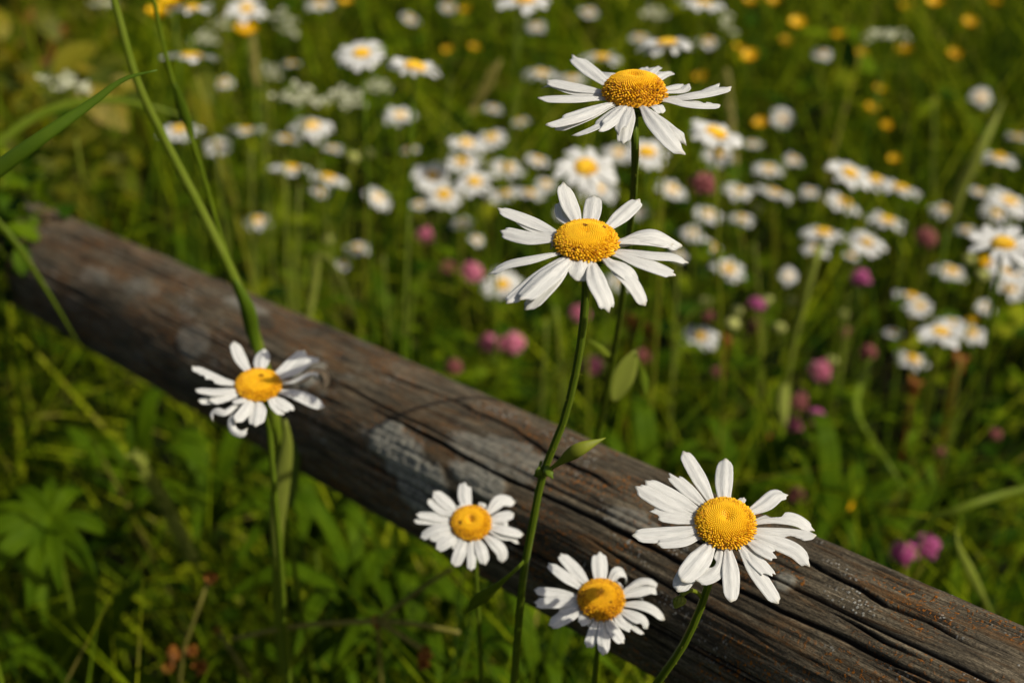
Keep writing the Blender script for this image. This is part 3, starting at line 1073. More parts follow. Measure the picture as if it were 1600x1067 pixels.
# ------------------------------------------------------------------ meadow flowers
def depth_for(px, py, w, wreal, zlo=.17, zhi=.60):
    k = 0.5 - (533.5 - py) / FPX * 0.866
    d = FPX * wreal / w
    z = 0.85 - k * d
    z = min(max(z, zlo), zhi)
    return (0.85 - z) / k


def log_depth_at(px, py):
    """depth of the rail's axis and signed distance from its axis in half-thicknesses, in the picture"""
    ax, ay = 190.0, 470.0
    ux, uy = 0.8937, 0.449
    al = (px - ax) * ux + (py - ay) * uy
    pe = -(px - ax) * uy + (py - ay) * ux
    inv = 1.05 + 0.00082 * al
    half = 91.5 + 0.0585 * al
    return 1 / np.maximum(inv, .2), pe / np.maximum(half, 10)


def headmat(O, ratio, roll, scale, spin, base):
    e = math.asin(max(-.3, min(.98, ratio)))
    rl = R(roll)
    n = unit(XC * math.sin(rl) * math.cos(e) + UC * math.cos(rl) * math.cos(e) - FC * math.sin(e))
    e1 = unit(XC - n * (XC @ n))
    e2 = np.cross(n, e1)
    c, s = math.cos(spin), math.sin(spin)
    f1, f2 = e1 * c + e2 * s, -e1 * s + e2 * c
    B = np.eye(4)
    B[:3, 0], B[:3, 1], B[:3, 2], B[:3, 3] = f1 * scale, f2 * scale, n * scale, O - base
    return Matrix(B.tolist()), n


# petal shapes of a head one metre wide, scaled down on each plant
PET = []
for k in range(9):
    rg = np.random.default_rng(400 + k)
    L = rg.uniform(.40, .52)
    dr = rg.uniform(-.10, .05)
    line = np.array([[.10, 0, 0], [.2, 0, .015], [.2 + (L - .2) * .5, rg.uniform(-.02, .02), .02 + dr * .2], [L, rg.uniform(-.04, .04), dr]])
    v, pv, f = petal_np(line, np.array([0, 1.0, 0]), rg.uniform(.115, .155), ns=11, nv=7, teeth=rg.uniform(.0, .06), twist=rg.uniform(-.3, .3), camber=.08,
                        lobes=(1, 1) if k % 3 else (1, .88))
    me = mesh_np('meadow_petal', v, f, True, {'pv': pv})
    me.materials.append(M_PETAL)
    PET.append(me)
DSC = []
for k in range(3):
    me = disc_np(.145, (.09, .075, .11)[k], 110, .3, (), np.random.default_rng(50 + k), .7, 5).mesh('meadow_disc')
    me.materials.append(M_BGDISC)
    DSC.append(me)


def bstem(root, base, top, r, bow=.02, mat=None, name='stem', n=10):
    mb = MB()
    mid = (top + base) / 2 + np.array([random.uniform(-bow, bow), random.uniform(-bow, bow), 0])
    tube(mb, [top - base, mid - base, np.array([0, 0, 0])], r, r * 1.3, 6, n)
    return link(name, mb.mesh(name), mat or M_BGSTEM, root)


def meadow_daisy(px, py, w, ratio, roll, label, petals=None, foot=None, group='daisies blurred in the meadow'):
    w = w * 1.07
    d = depth_for(px, py, w, random.uniform(.040, .048))
    O = P(px, py, d)
    wr = w * d / FPX
    base = Z0(O, random.uniform(-.025, .025), random.uniform(-.02, .06)) if foot is None else np.array(foot)
    root = empty('daisy', base)
    tag(root, label, 'daisy', group)
    M, n = headmat(O, ratio * 1.12, roll, wr, random.uniform(0, 6), base)
    npet = petals or random.randint(19, 25)
    for i in range(npet):
        if random.random() < .06:
            continue
        o = link('petal', random.choice(PET), None, root)
        sc = random.uniform(.9, 1.06)
        o.matrix_local = M @ Matrix.Rotation(2 * math.pi * i / npet + random.uniform(-.1, .1), 4, 'Z') @ Matrix.Rotation(random.uniform(-.12, .12), 4, 'Y') @ Matrix.Scale(sc, 4) @ Matrix.Translation((0, 0, (i % 3) * .008))
    o = link('disc', random.choice(DSC), None, root)
    o.matrix_local = M @ Matrix.Scale(random.uniform(.9, 1.15), 4) @ Matrix.Rotation(random.uniform(0, 6), 4, 'Z')
    bstem(root, base, O - n * wr * .03, .0011)
    GUARD.append((px, py, w * .52, d))
    return root


MEADOW = [
    (385, 15, 66, .65, 5, 'blurred daisy at the top edge, directly above a single buttercup'),
    (300, 16, 76, .22, 0, 'edge-on blurred daisy right beside the pair of buttercups at the top'),
    (300, 91, 92, .20, 2, 'flat edge-on daisy crossed by the thin grass stalk, yellow disc centred'),
    (565, 86, 86, .62, -3, 'round blurred daisy above the cream flower heads, full ring of petals'),
    (648, 108, 92, .42, 14, 'blurred daisy with uneven raised petals, next to the round one'),
    (625, 182, 58, .50, 5, 'small lone blurred daisy below the one with uneven petals'),
    (487, 199, 70, .52, 6, 'blurred daisy above the row of edge-on daisies, orange disc low'),
    (447, 218, 50, .22, 12, 'small edge-on white daisy touching the one with the low orange disc'),
    (385, 204, 58, .22, 0, 'small edge-on daisy between thin stems beside the two grass stalks'),
    (280, 205, 70, .40, -6, 'blurred daisy seen behind the two grass stalks, half hidden by them'),
    (340, 229, 48, .60, 0, 'cream tinted small daisy close by the two grass stalks'),
    (455, 264, 66, .22, 5, 'edge-on daisy at the start of a row of white flowers'),
    (512, 279, 66, .24, 14, 'edge-on daisy at the end of a row of white flowers'),
    (590, 310, 52, .42, 40, 'tilted small daisy standing apart under the row of edge-on flowers'),
    (402, 346, 46, .50, 0, 'small rounded daisy alone above the log, beside the grass stalks'),
    (558, 388, 46, .40, 0, 'upper of two tiny white daisies above the bent grass blade'),
    (535, 414, 30, .50, 20, 'lower of two tiny white daisies above the bent grass blade'),
    (728, 226, 62, .48, 8, 'topmost cream white daisy of the dense cluster'),
    (768, 217, 54, .52, -14, 'daisy at the upper corner of the dense cluster, turned aside'),
    (722, 255, 62, .50, 6, 'daisy in the dense cluster just under its topmost flower'),
    (741, 286, 66, .60, 0, 'daisy at the heart of the dense cluster'),
    (675, 276, 62, .70, 0, 'broad pale daisy at the outer side of the dense cluster'),
    (693, 306, 64, .66, 0, 'lowest yellow-eyed daisy of the dense cluster'),
    (791, 264, 58, .50, 10, 'daisy at the inner side of the dense cluster, orange disc low'),
    (788, 305, 62, .34, -8, 'cream daisy tucked under the dense cluster'),
    (828, 303, 56, .28, 14, 'edge-on daisy tucked under the dense cluster'),
    (840, 251, 44, .40, 20, 'small white daisy between the dense cluster and the round clear one'),
    (853, 289, 42, .50, 0, 'small pale daisy just above the big middle daisy'),
    (915, 264, 96, .72, 8, 'clear round daisy with yellow disc right above the big middle daisy'),
    (934, 297, 66, .55, 6, 'daisy overlapped by the clear round one above the middle daisy'),
    (966, 241, 52, .55, 0, 'daisy close beside the stem of the tallest daisy'),
    (1010, 240, 76, .60, 8, 'daisy half behind the stem of the tallest daisy'),
    (1050, 297, 54, .50, 26, 'white daisy tilted, beside the stem under the tallest daisy'),
    (998, 331, 36, .55, 0, 'small daisy behind the stem, over the upper petals of the middle daisy'),
    (882, 334, 34, .60, 0, 'tiny pale daisy peeping between two petals of the middle daisy'),
    (722, 349, 36, .5, 0, 'tiny pale daisy alone below the dense cluster'),
    (940, 92, 74, .34, 0, 'blurred daisy behind the raised petal of the tallest daisy'),
    (846, 116, 58, .30, 4, 'flat white daisy beside the petals of the tallest daisy'),
    (893, 124, 50, .35, 0, 'daisy almost hidden by the petals of the tallest daisy'),
    (1042, 71, 96, .36, -4, 'wide blurred daisy above the tallest daisy, cream disc'),
    (1106, 66, 42, .45, 0, 'small white daisy touching the wide one above the tallest daisy'),
    (818, 4, 88, .42, 0, 'daisy cut by the top edge, in the middle of the picture'),
    (838, 42, 34, .55, 0, 'small white daisy under the one cut by the top edge'),
    (1098, 8, 76, .30, 10, 'pale daisy cut by the top edge above the small white one'),
    (1118, 211, 94, .50, 22, 'ragged daisy with orange disc beside the tallest daisy drooping petals'),
    (1122, 244, 62, .50, 0, 'daisy directly below the ragged orange-eyed one'),
    (1200, 265, 52, .45, 8, 'lone small daisy above a pair of others, between ragged and wide ones'),
    (1154, 300, 50, .50, 8, 'yellow-eyed small daisy next to an edge-on one'),
    (1210, 302, 64, .22, 18, 'edge-on tilted daisy next to the small yellow-eyed one'),
    (1106, 336, 50, .50, 10, 'small daisy above the curved petal tips of the middle daisy'),
    (1158, 342, 42, .50, 8, 'small yellow-eyed daisy below the edge-on tilted one'),
    (1081, 365, 38, .60, 0, 'plain white small daisy touching the tip of a middle daisy petal'),
    (1113, 386, 46, .35, 40, 'small steeply tilted daisy beside the middle daisy petal tips'),
    (1138, 422, 62, .55, 20, 'daisy leaning aside, lowest of those next to the middle daisy'),
    (1326, 273, 84, .50, 20, 'biggest daisy in the trio of overlapping wide daisies'),
    (1366, 284, 70, .40, 12, 'middle daisy in the trio of overlapping wide daisies'),
    (1406, 296, 74, .26, 12, 'edge-on daisy at the end of the trio of overlapping daisies'),
    (1318, 319, 64, .42, 24, 'tilted daisy right below the biggest of the trio'),
    (1385, 346, 66, .36, 10, 'flat daisy below the edge-on one of the trio'),
    (1475, 329, 44, .40, 0, 'small cream daisy standing alone in dark grass near the side edge'),
    (1560, 248, 64, .36, 6, 'daisy high near the side edge beside the leaning grass blade'),
    (1576, 316, 72, .50, 14, 'daisy at the side edge with a yellow disc, upper of two overlapping'),
    (1556, 334, 52, .50, 20, 'daisy at the side edge, lower of two overlapping'),
    (1567, 384, 118, .52, 0, 'largest blurred daisy at the side edge, broad yellow disc'),
    (1578, 425, 72, .55, 6, 'daisy hanging just below the largest one at the side edge'),
    (1576, 452, 58, .45, 6, 'lowest daisy of the stack at the side edge'),
    (1285, 366, 72, .30, 5, 'daisy on the thick pale stalk, its petals spread flat'),
    (1276, 390, 46, .45, 0, 'small daisy tucked beneath the flat one on the thick stalk'),
    (1353, 381, 66, .62, 14, 'round daisy beside the one on the thick pale stalk'),
    (1232, 431, 30, 2.0, 0, 'tiny closed white daisy in the grass beside the thick stalk'),
    (1485, 426, 60, .40, 12, 'ragged white daisy under the lone cream one'),
    (1423, 464, 52, .32, 8, 'upper of two small daisies over the wide white one'),
    (1437, 480, 52, .45, 0, 'lower of two small daisies over the wide white one'),
    (1470, 520, 80, .44, 0, 'wide white daisy with rusty leaves beneath it'),
    (1518, 522, 52, .50, 0, 'daisy partly behind the wide white one above rusty leaves'),
    (1486, 505, 46, .40, 0, 'pale daisy peeping over the wide white one'),
    (1425, 563, 58, .45, 16, 'yellow-eyed daisy near the rusty dry leaves, below the wide white one'),
    (1094, 527, 58, .62, 0, 'face-on white daisy low in the grass on a straight upright stem'),
    (785, 446, 68, .72, 0, 'round daisy half covered by the drooping petal of the middle daisy'),
    (968, 440, 46, .60, 0, 'daisy seen between lower petals of the middle daisy'),
    (1222, 185, 36, .95, 30, 'pale half-closed daisy alone in the dark upper grass'),
    (1533, 153, 36, .95, 20, 'pale half-closed daisy above the leaning grass blade'),
    (1285, 85, 30, .6, 0, 'faint pale daisy among the scattered buttercups'),
    (500, 8, 46, .4, 0, 'faint pale daisy at the top edge between cream flower heads'),
]
for q in MEADOW:
    meadow_daisy(*q, foot=Z0(P(1222, 640, 1.42)) if 'thick pale stalk, its' in q[5] else Z0(P(1600, 860, 1.15)) if 'largest blurred' in q[5] else None)


for x, y, w in [(455, 100, 30), (350, 130, 34), (520, 232, 34), (640, 235, 32), (770, 170, 30), (812, 190, 34),
                (655, 320, 34), (1175, 225, 32), (1240, 250, 32), (1265, 300, 34), (1060, 400, 32), (1510, 360, 34),
                (1330, 400, 30), (1530, 300, 32), (1395, 520, 32), (1540, 480, 34), (1590, 215, 36), (1000, 60, 34), (920, 20, 34), (700, 12, 30), (640, 30, 32), (500, 300, 30), (745, 375, 30)]:
    meadow_daisy(x, y, w, random.uniform(.3, .6), random.uniform(-10, 25), 'tiny out-of-focus white daisy, one of the smallest scattered between the larger blurred ones', group='smallest daisies scattered in the meadow')

# ---- buttercups
def cup_petal():
    u = np.linspace(0, 1, 7)
    v = np.linspace(-1, 1, 7)
    U, V = np.meshgrid(u, v, indexing='ij')
    w = .30 * np.sin(np.clip(U * 1.15 + .1, 0, 1.57)) * np.sqrt(np.clip(1 - (np.clip(U - .6, 0, 1) / .45) ** 2, .05, 1))
    x = .06 + .42 * U
    z = .26 * U ** 1.5 + .10 * V ** 2 * U
    return mesh_np('buttercup_petal', np.stack([x, V * w, z], -1).reshape(-1, 3), grid_faces(7, 7))


CUP = cup_petal()
CUP.materials.append(M_YELLOW)
CUPC = disc_np(.16, .12, 40, 0, (), np.random.default_rng(3), .5, 5).mesh('buttercup_centre')
CUPC.materials.append(M_DISC)


def buttercup(px, py, w, label):
    w *= .88
    d = depth_for(px, py, w, random.uniform(.021, .025), .2, .55)
    O = P(px, py, d)
    wr = w * d / FPX
    base = Z0(O, random.uniform(-.06, .06), random.uniform(-.02, .06))
    root = empty('buttercup', base)
    tag(root, label, 'buttercup', 'yellow buttercups')
    M, n = headmat(O - UC * wr * .12, random.uniform(.45, .85), random.uniform(-20, 20), wr * 1.02, random.uniform(0, 6), base)
    for i in range(5):
        o = link('petal', CUP, None, root)
        o.matrix_local = M @ Matrix.Rotation(2 * math.pi * i / 5, 4, 'Z') @ Matrix.Translation((0, 0, i % 2 * .012))
    o = link('centre', CUPC, None, root)
    o.matrix_local = M
    bstem(root, base, O - n * wr * .15, .0008)
    if not any(t in label for t in ('dim', 'dull', 'faint', 'rusty', 'fading')):
        GUARD.append((px, py, w * .6, d))


for q in [
    (247, 22, 44, 'lower orange yellow buttercup of the pair behind the thin grass stalk'),
    (270, 6, 50, 'upper bright buttercup of the pair behind the thin grass stalk'),
    (384, 49, 42, 'bright buttercup directly under the daisy at the top edge'),
    (1172, 88, 31, 'brightest buttercup, alone above the ragged daisy'),
    (1246, 37, 31, 'upper buttercup of a slanting pair in the dark upper grass'),
    (1228, 65, 24, 'lower dim buttercup of a slanting pair in the dark upper grass'),
    (1312, 56, 26, 'round buttercup by itself above the faint pale daisy'),
    (1412, 80, 31, 'bright buttercup between the faint daisy and the corner one'),
    (1490, 86, 26, 'orange buttercup nearest under the corner buttercup'),
    (1515, 36, 26, 'buttercup close to the upper corner of the meadow'),
    (1553, 4, 26, 'buttercup at the very corner, cut by the top edge'),
    (1460, 3, 30, 'bright buttercup cut by the top edge, middle of a top row'),
    (1418, 11, 26, 'dim buttercup cut by the top edge, first of a top row'),
    (1208, 3, 26, 'buttercup at the top edge, second of two side by side'),
    (1170, 3, 26, 'buttercup at the top edge, first of two side by side'),
    (1190, 193, 28, 'lone buttercup beside the ragged daisy and the half-closed one'),
    (1095, 121, 24, 'dull buttercup behind the far petals of the tallest daisy'),
    (1152, 75, 20, 'small dim buttercup touching the brightest one'),
    (740, 76, 22, 'dim orange buttercup in the grass above the seed head'),
    (700, 79, 20, 'faint orange buttercup beside the dim one above the seed head'),
    (727, 17, 22, 'small glowing buttercup near the top edge, left of the cut daisy'),
    (540, 3, 24, 'buttercup cut by the top edge between pale flowers'),
    (1345, 85, 24, 'dull buttercup between the round one and the bright one'),
    (1360, 170, 24, 'dim orange buttercup low in the dark grass'),
    (1385, 196, 20, 'smallest rusty buttercup in the dark grass'),
    (1397, 250, 24, 'rusty buttercup just above the trio of wide daisies'),
    (1373, 140, 22, 'olive yellow buttercup fading into the dark grass'),
    (1325, 790, 22, 'yellow buttercup low behind the log near the clovers'),
    (1520, 502, 20, 'yellow speck of a buttercup beside the wide white daisy'),
    (1540, 410, 24, 'yellow buttercup beside the stack of daisies at the edge'),
]:
    buttercup(*q)


# ---- clovers
def clover_head(seed, tall=1.0):
    rg = np.random.default_rng(seed)
    mb = MB()
    n = 90
    for i in range(n):
        z = 1 - 1.55 * (i + .5) / n
        th = i * 2.39996
        r_ = math.sqrt(max(0, 1 - z * z))
        dv = unit([r_ * math.cos(th), r_ * math.sin(th), z * .9 + .25])
        a = dv * .16 * np.array([1, 1, tall])
        b_ = dv * rg.uniform(.34, .58) * np.array([1, 1, tall])
        mid = (a + b_) / 2 + np.array([0, 0, .03])
        tube(mb, [a, mid, b_], .035, .06, 5, 4, tone=rg.uniform(0, 1))
    return mb.mesh('clover_head')


CLV = {}
for nm, mt in (('pink', M_PINK), ('vivid', M_VIVID), ('dull', M_DULL)):
    for tl in (1.0, 1.6):
        me = clover_head(60 + len(CLV), tl)
        me.materials.append(mt)
        CLV[nm, tl] = me


def trefoil(mb, c, r, nrm, rg, tone):
    nrm = unit(nrm)
    a0 = rg.uniform(0, 6)
    s1 = unit(np.cross(nrm, [.3, .8, .1]))
    s2 = np.cross(nrm, s1)
    for k in range(3):
        a = a0 + k * 2.094
        dv = s1 * math.cos(a) + s2 * math.sin(a)
        blade(mb, [c + dv * r * .05, c + dv * r * .5 + nrm * r * .12, c + dv * r - nrm * r * .05], r * .75, side=np.cross(nrm, dv), n=7, nv=5, prof='oval', fold=.25, tone=tone)


def clover(px, py, w, kind, label, tall=1.0):
    d = depth_for(px, py, w, random.uniform(.021, .026), .25 if kind == 'vivid' else .16, .40)
    O = P(px, py, d)
    wr = w * d / FPX
    base = Z0(O, random.uniform(-.04, .04), random.uniform(-.02, .04))
    root = empty('clover', base)
    tag(root, label, 'clover', 'clover flowers in the grass')
    o = link('flower_head', CLV[kind, tall], None, root)
    o.matrix_local = Matrix.Translation(tuple(O - base)) @ Matrix.Rotation(random.uniform(-.3, .3), 4, 'X') @ Matrix.Rotation(random.uniform(-.3, .3), 4, 'Y') @ Matrix.Rotation(random.uniform(0, 6), 4, 'Z') @ Matrix.Scale(wr, 4)
    bstem(root, base, O - UC * wr * .2, .0009)
    rg = np.random.default_rng(int(px * 7 + py))
    for k in range(2):
        mb = MB()
        h = (O - base)[2] * rg.uniform(.45, .8)
        c = np.array([rg.uniform(-.03, .03), rg.uniform(-.03, .03), h])
        trefoil(mb, c, .016, [rg.uniform(-.4, .4), rg.uniform(-.5, .2), 1], rg, .5)
        tube(mb, [c, c * np.array([.5, .5, .6]), [0, 0, .01]], .0006, .0006, 4, 6)
        link('leaf', mb.mesh('leaf'), M_LEAF, root)
    GUARD.append((px, py, w * .55, d))


for q in [
    (662, 374, 25, 'pink', 'tall narrow pink clover alone under the dense daisy cluster', 1.6),
    (737, 427, 34, 'pink', 'round pink clover beside the round half-covered daisy'),
    (767, 541, 37, 'pink', 'pink clover, one of a touching pair above the log'),
    (801, 539, 37, 'pink', 'paler pink clover, second of the touching pair above the log'),
    (926, 572, 32, 'pink', 'pink clover just behind the stem of the middle daisy'),
    (1003, 561, 28, 'dull', 'dim pink clover beside the grey green leaf'),
    (905, 492, 30, 'pink', 'faded pink clover under the petals of the middle daisy'),
    (709, 575, 26, 'dull', 'small dim clover right above the log edge'),
    (700, 420, 24, 'dull', 'brownish clover next to the round pink one'),
    (1098, 292, 42, 'dull', 'large dull mauve clover under the ragged daisy'),
    (1345, 437, 30, 'vivid', 'bright pink clover under the round daisy by the thick stalk'),
    (1445, 374, 34, 'dull', 'dark mauve clover between flat daisy and largest edge daisy'),
    (1181, 478, 27, 'vivid', 'mauve clover next to a cream bud'),
    (1180, 513, 24, 'dull', 'dim dark clover below the mauve one'),
    (1284, 581, 38, 'pink', 'broad pink clover in the open grass under a white bud'),
    (1320, 522, 22, 'dull', 'small dull red clover above the broad pink one'),
    (1357, 553, 26, 'dull', 'dark crimson clover half lost in shade'),
    (1240, 670, 26, 'pink', 'lower pink clover of two stacked together', 1.6),
    (1247, 633, 26, 'dull', 'upper salmon clover of two stacked together', 1.6),
    (1275, 651, 26, 'vivid', 'mauve clover beside the two stacked ones'),
    (1412, 866, 42, 'vivid', 'vivid purple clover near the log, darker of the pair'),
    (1446, 856, 44, 'vivid', 'vivid purple clover near the log, brighter of the pair'),
    (1244, 776, 26, 'dull', 'dull clover above the petals of the chewed daisy'),
    (1120, 585, 24, 'dull', 'faint clover below the face-on daisy'),
    (1108, 497, 22, 'dull', 'purplish clover right above the face-on daisy'),
    (1467, 708, 20, 'dull', 'dark red clover low in the shaded grass'),
    (1555, 680, 20, 'dull', 'rusty red clover near the side edge in shaded grass'),
]:
    clover(*q)


# ---- closed buds
def bud_mesh():
    mb = MB()
    qs = np.linspace(.03, .97, 10) * math.pi
    a = np.arange(14) / 14 * 2 * np.pi
    r_ = np.sin(qs) * .5
    z = np.cos(qs) * .38
    mb.add(np.stack([np.outer(r_, np.cos(a)), np.outer(r_, np.sin(a)), np.repeat(z[:, None], 14, 1)], -1).reshape(-1, 3), grid_faces(10, 14, True), .9)
    for i in range(30):
        th = i * 2.4
        hh = i % 3 * .12
        dv = np.array([math.cos(th), math.sin(th), 0])
        blade(mb, [dv * .2 + [0, 0, -.38 + hh * .3], dv * .47 + [0, 0, -.2 + hh], dv * .46 + [0, 0, .1 + hh]], .2, side=np.cross(dv, [0, 0, 1]), n=5, nv=3, tone=.3)
    return mb.mesh('bud')


BUD = bud_mesh()
BUD.materials.append(M_BUD)
for px, py, w, label in [
    (1200, 470, 24, 'cream bud beside the mauve clover'),
    (1218, 512, 25, 'pale round bud next to the thick stalk joint'),
    (1318, 492, 22, 'yellow green bud alone below the bright pink clover'),
    (1237, 470, 17, 'tiny greenish bud touching the thick stalk'),
    (1145, 506, 28, 'yellow bud above the face-on daisy, slightly open'),
    (1152, 485, 22, 'small upright yellowish bud just over the open one'),
    (1103, 472, 24, 'cream bud over the purplish clover'),
    (515, 375, 22, 'cream bud beside the two tiny daisies'),
    (575, 240, 26, 'pale green bud between the small lone daisy and the tilted one'),
    (552, 246, 24, 'dull green bud partner of the pale green one'),
    (1340, 282, 20, 'bud half hidden behind the trio of daisies'),
    (1508, 282, 22, 'cream bud at the lower end of the leaning blade'),
    (1515, 405, 22, 'yellow green bud near the stack of edge daisies'),
    (1535, 430, 26, 'brownish cream bud beside the ragged white daisy'),
    (1300, 563, 22, 'white bud on top of the broad pink clover'),
    (1185, 325, 20, 'small pale bud under the edge-on tilted daisy'),
]:
    w *= .82
    d = depth_for(px, py, w, .012, .2, .48)
    O = P(px, py, d)
    base = Z0(O, random.uniform(-.04, .04), random.uniform(0, .05))
    root = empty('daisy_bud', base)
    tag(root, label, 'flower bud', 'closed buds in the meadow')
    o = link('bud', BUD, None, root)
    o.matrix_local = Matrix.Translation(tuple(O - base)) @ Matrix.Rotation(random.uniform(-.4, .4), 4, 'X') @ Matrix.Scale(w * d / FPX, 4)
    bstem(root, base, O - UC * .002, .0009)
    GUARD.append((px, py, w * .6, d))


# ---- cream umbels
def umbel(px, py, w, hgt, label, seed, roll=0, n=70):
    rg = np.random.default_rng(seed)
    d = depth_for(px, py, w, .05, .30, .62)
    O = P(px, py, d)
    wr = w * d / FPX
    base = Z0(O, rg.uniform(-.04, .04), rg.uniform(0, .05))
    root = empty('white_umbel', base)
    tag(root, label, 'wildflower', 'cream flower heads in the meadow')
    fl, st_ = MB(), MB()
    fork = O - np.array([0, 0, wr * .9]) - base
    for k in range(7):
        a = k * 2.4
        rr_ = .42 * math.sqrt((k + .3) / 7)
        off = XC * math.cos(a) * rr_ + UC * math.sin(a) * rr_ * hgt + FC * math.sin(a) * rr_ * .7
        off = off + UC * off @ XC * 0 + UC * (off @ XC) * math.tan(R(-roll))
        c = O + off * wr - base
        tube(st_, [fork, (fork + c) / 2 - [0, 0, wr * .05], c], .0006, .0005, 4, 6)
        for j in range(n // 7):
            p = c + rg.normal(0, .062, 3) * wr * np.array([1, 1, .6])
            tube(st_, [c - [0, 0, wr * .12], p], .0003, .0003, 3, 2, cap=False)
            s = wr * rg.uniform(.02, .032)
            nr = unit(rg.normal(0, .5, 3) + np.array([0, -.2, 1]))
            s1 = unit(np.cross(nr, [1, .2, 0]))
            s2 = np.cross(nr, s1)
            for m_ in range(5):
                b_ = m_ * 1.2566
                dv = s1 * math.cos(b_) + s2 * math.sin(b_)
                blade(fl, [p, p + dv * s + nr * s * .2, p + dv * s * 1.9], s * 1.3, side=np.cross(nr, dv), n=3, nv=3, prof='oval', tone=rg.uniform(0, 1))
    tube(st_, [fork, (fork * .5) + [rg.uniform(-.02, .02), rg.uniform(-.02, .02), 0], np.zeros(3)], .0010, .0014, 6, 10)
    link('florets', fl.mesh('florets'), M_CREAM, root)['kind'] = 'stuff'
    link('stem', st_.mesh('stem'), M_BGSTEM, root)
    GUARD.append((px, py, w * .4, d))


for k, q in enumerate([
    (105, 130, 100, .25, 'cream umbel leaning down, alone beside the arching grass blade', 16),
    (465, 150, 84, .55, 'cream flower head behind the thin stems, widest of the cream ones', 0),
    (540, 155, 90, .50, 'cream flower head under the round blurred daisy', 0),
    (420, 112, 52, .6, 'small cream flower head above the widest one', 0),
    (320, 62, 54, .6, 'small cream flower head between the two daisies at the upper side', 0),
    (345, 38, 40, .6, 'faint cream flower head beside the daisy over the buttercup', 0),
    (445, 35, 58, .8, 'pale green flower head near the top edge above thin stems', 30),
    (590, 135, 56, .5, 'cream flower head between the round and the uneven daisy', 0),
    (1128, 26, 62, .9, 'pale drooping flower head below the pale cut daisy', 40),
    (1022, 22, 50, .6, 'faint greenish flower head over the wide blurred daisy', 0),
    (1385, 55, 80, .3, 'faint grey green flower head among the scattered buttercups', 0),
    (165, 5, 50, .4, 'faint pink cream flower head at the top beside the grass stalk', 0),
]):
    umbel(q[0], q[1], q[2], q[3], q[4], 700 + k, q[5])


# ------------------------------------------------------------------ single grasses and plants
def plant_root(name, base, label, cat, group=None):
    r_ = empty(name, base)
    tag(r_, label, cat, group)
    return r_


def sub(root, name, build, mat, thick=0.0003):
    mb = MB()
    build(mb)
    b = np.array(root.location)
    mb.v = [q - b for q in mb.v]
    o = link(name, mb.mesh(name), mat, root)
    if thick:
        sm = o.modifiers.new('thickness', 'SOLIDIFY')
        sm.thickness = thick
    return o


# the two tall stalks
p1 = [P(165, -40, .545), P(178, 0, .55), P(215, 130, .565), P(255, 215, .58), P(320, 340, .60), P(368, 440, .615), P(405, 545, .635), P(428, 640, .65), P(434, 760, .67), P(433, 850, .69), P(441, 1000, .73), P(450, 1080, .75)]
p1.append(Z0(p1[-1], .01, .05))
r_ = plant_root('grass_stalk', p1[-1], 'thick tall grass stalk leaning over the log, wrapped by a pale sheath low down', 'grass stalk')
sub(r_, 'stem', lambda mb: tube(mb, p1, .0014, .0056, 10, 90, .05, tone=.6), M_STALK, 0)
sub(r_, 'leaf', lambda mb: blade(mb, [P(446, 655, .645), P(448, 690, .65), P(438, 760, .662), P(432, 830, .675), P(434, 880, .683)], .0085, side=XC, n=20, prof='oval', tone=.85, fold=.35), M_STALK)
sub(r_, 'leaf', lambda mb: blade(mb, [P(468, 640, .70), P(462, 700, .70), P(455, 800, .70)], .0055, side=XC, n=14, prof='oval', tone=.25), M_STALK)
sub(r_, 'leaf', lambda mb: blade(mb, [P(366, 436, .612), P(385, 480, .617), P(395, 525, .627), P(404, 560, .632)], .0065, side=XC, n=14, prof='oval', tone=.2, fold=.5), M_STALK)
p2 = [P(232, -30, .565), P(240, 0, .57), P(262, 100, .585), P(290, 190, .60), P(312, 255, .61), P(345, 370, .63), P(378, 460, .655), P(410, 580, .68), P(428, 700, .70)]
p2.append(Z0(p2[-1], .01, .08))
r_ = plant_root('grass_stalk', p2[-1], 'thin tall grass stalk close beside the thick leaning one', 'grass stalk')
sub(r_, 'stem', lambda mb: tube(mb, p2, .0009, .0020, 8, 70, .05, tone=.5), M_STALK, 0)
sub(r_, 'leaf', lambda mb: blade(mb, [P(272, 130, .588), P(288, 180, .597), P(302, 215, .604)], .0045, side=XC, n=10, prof='oval', tone=.25), M_STALK)
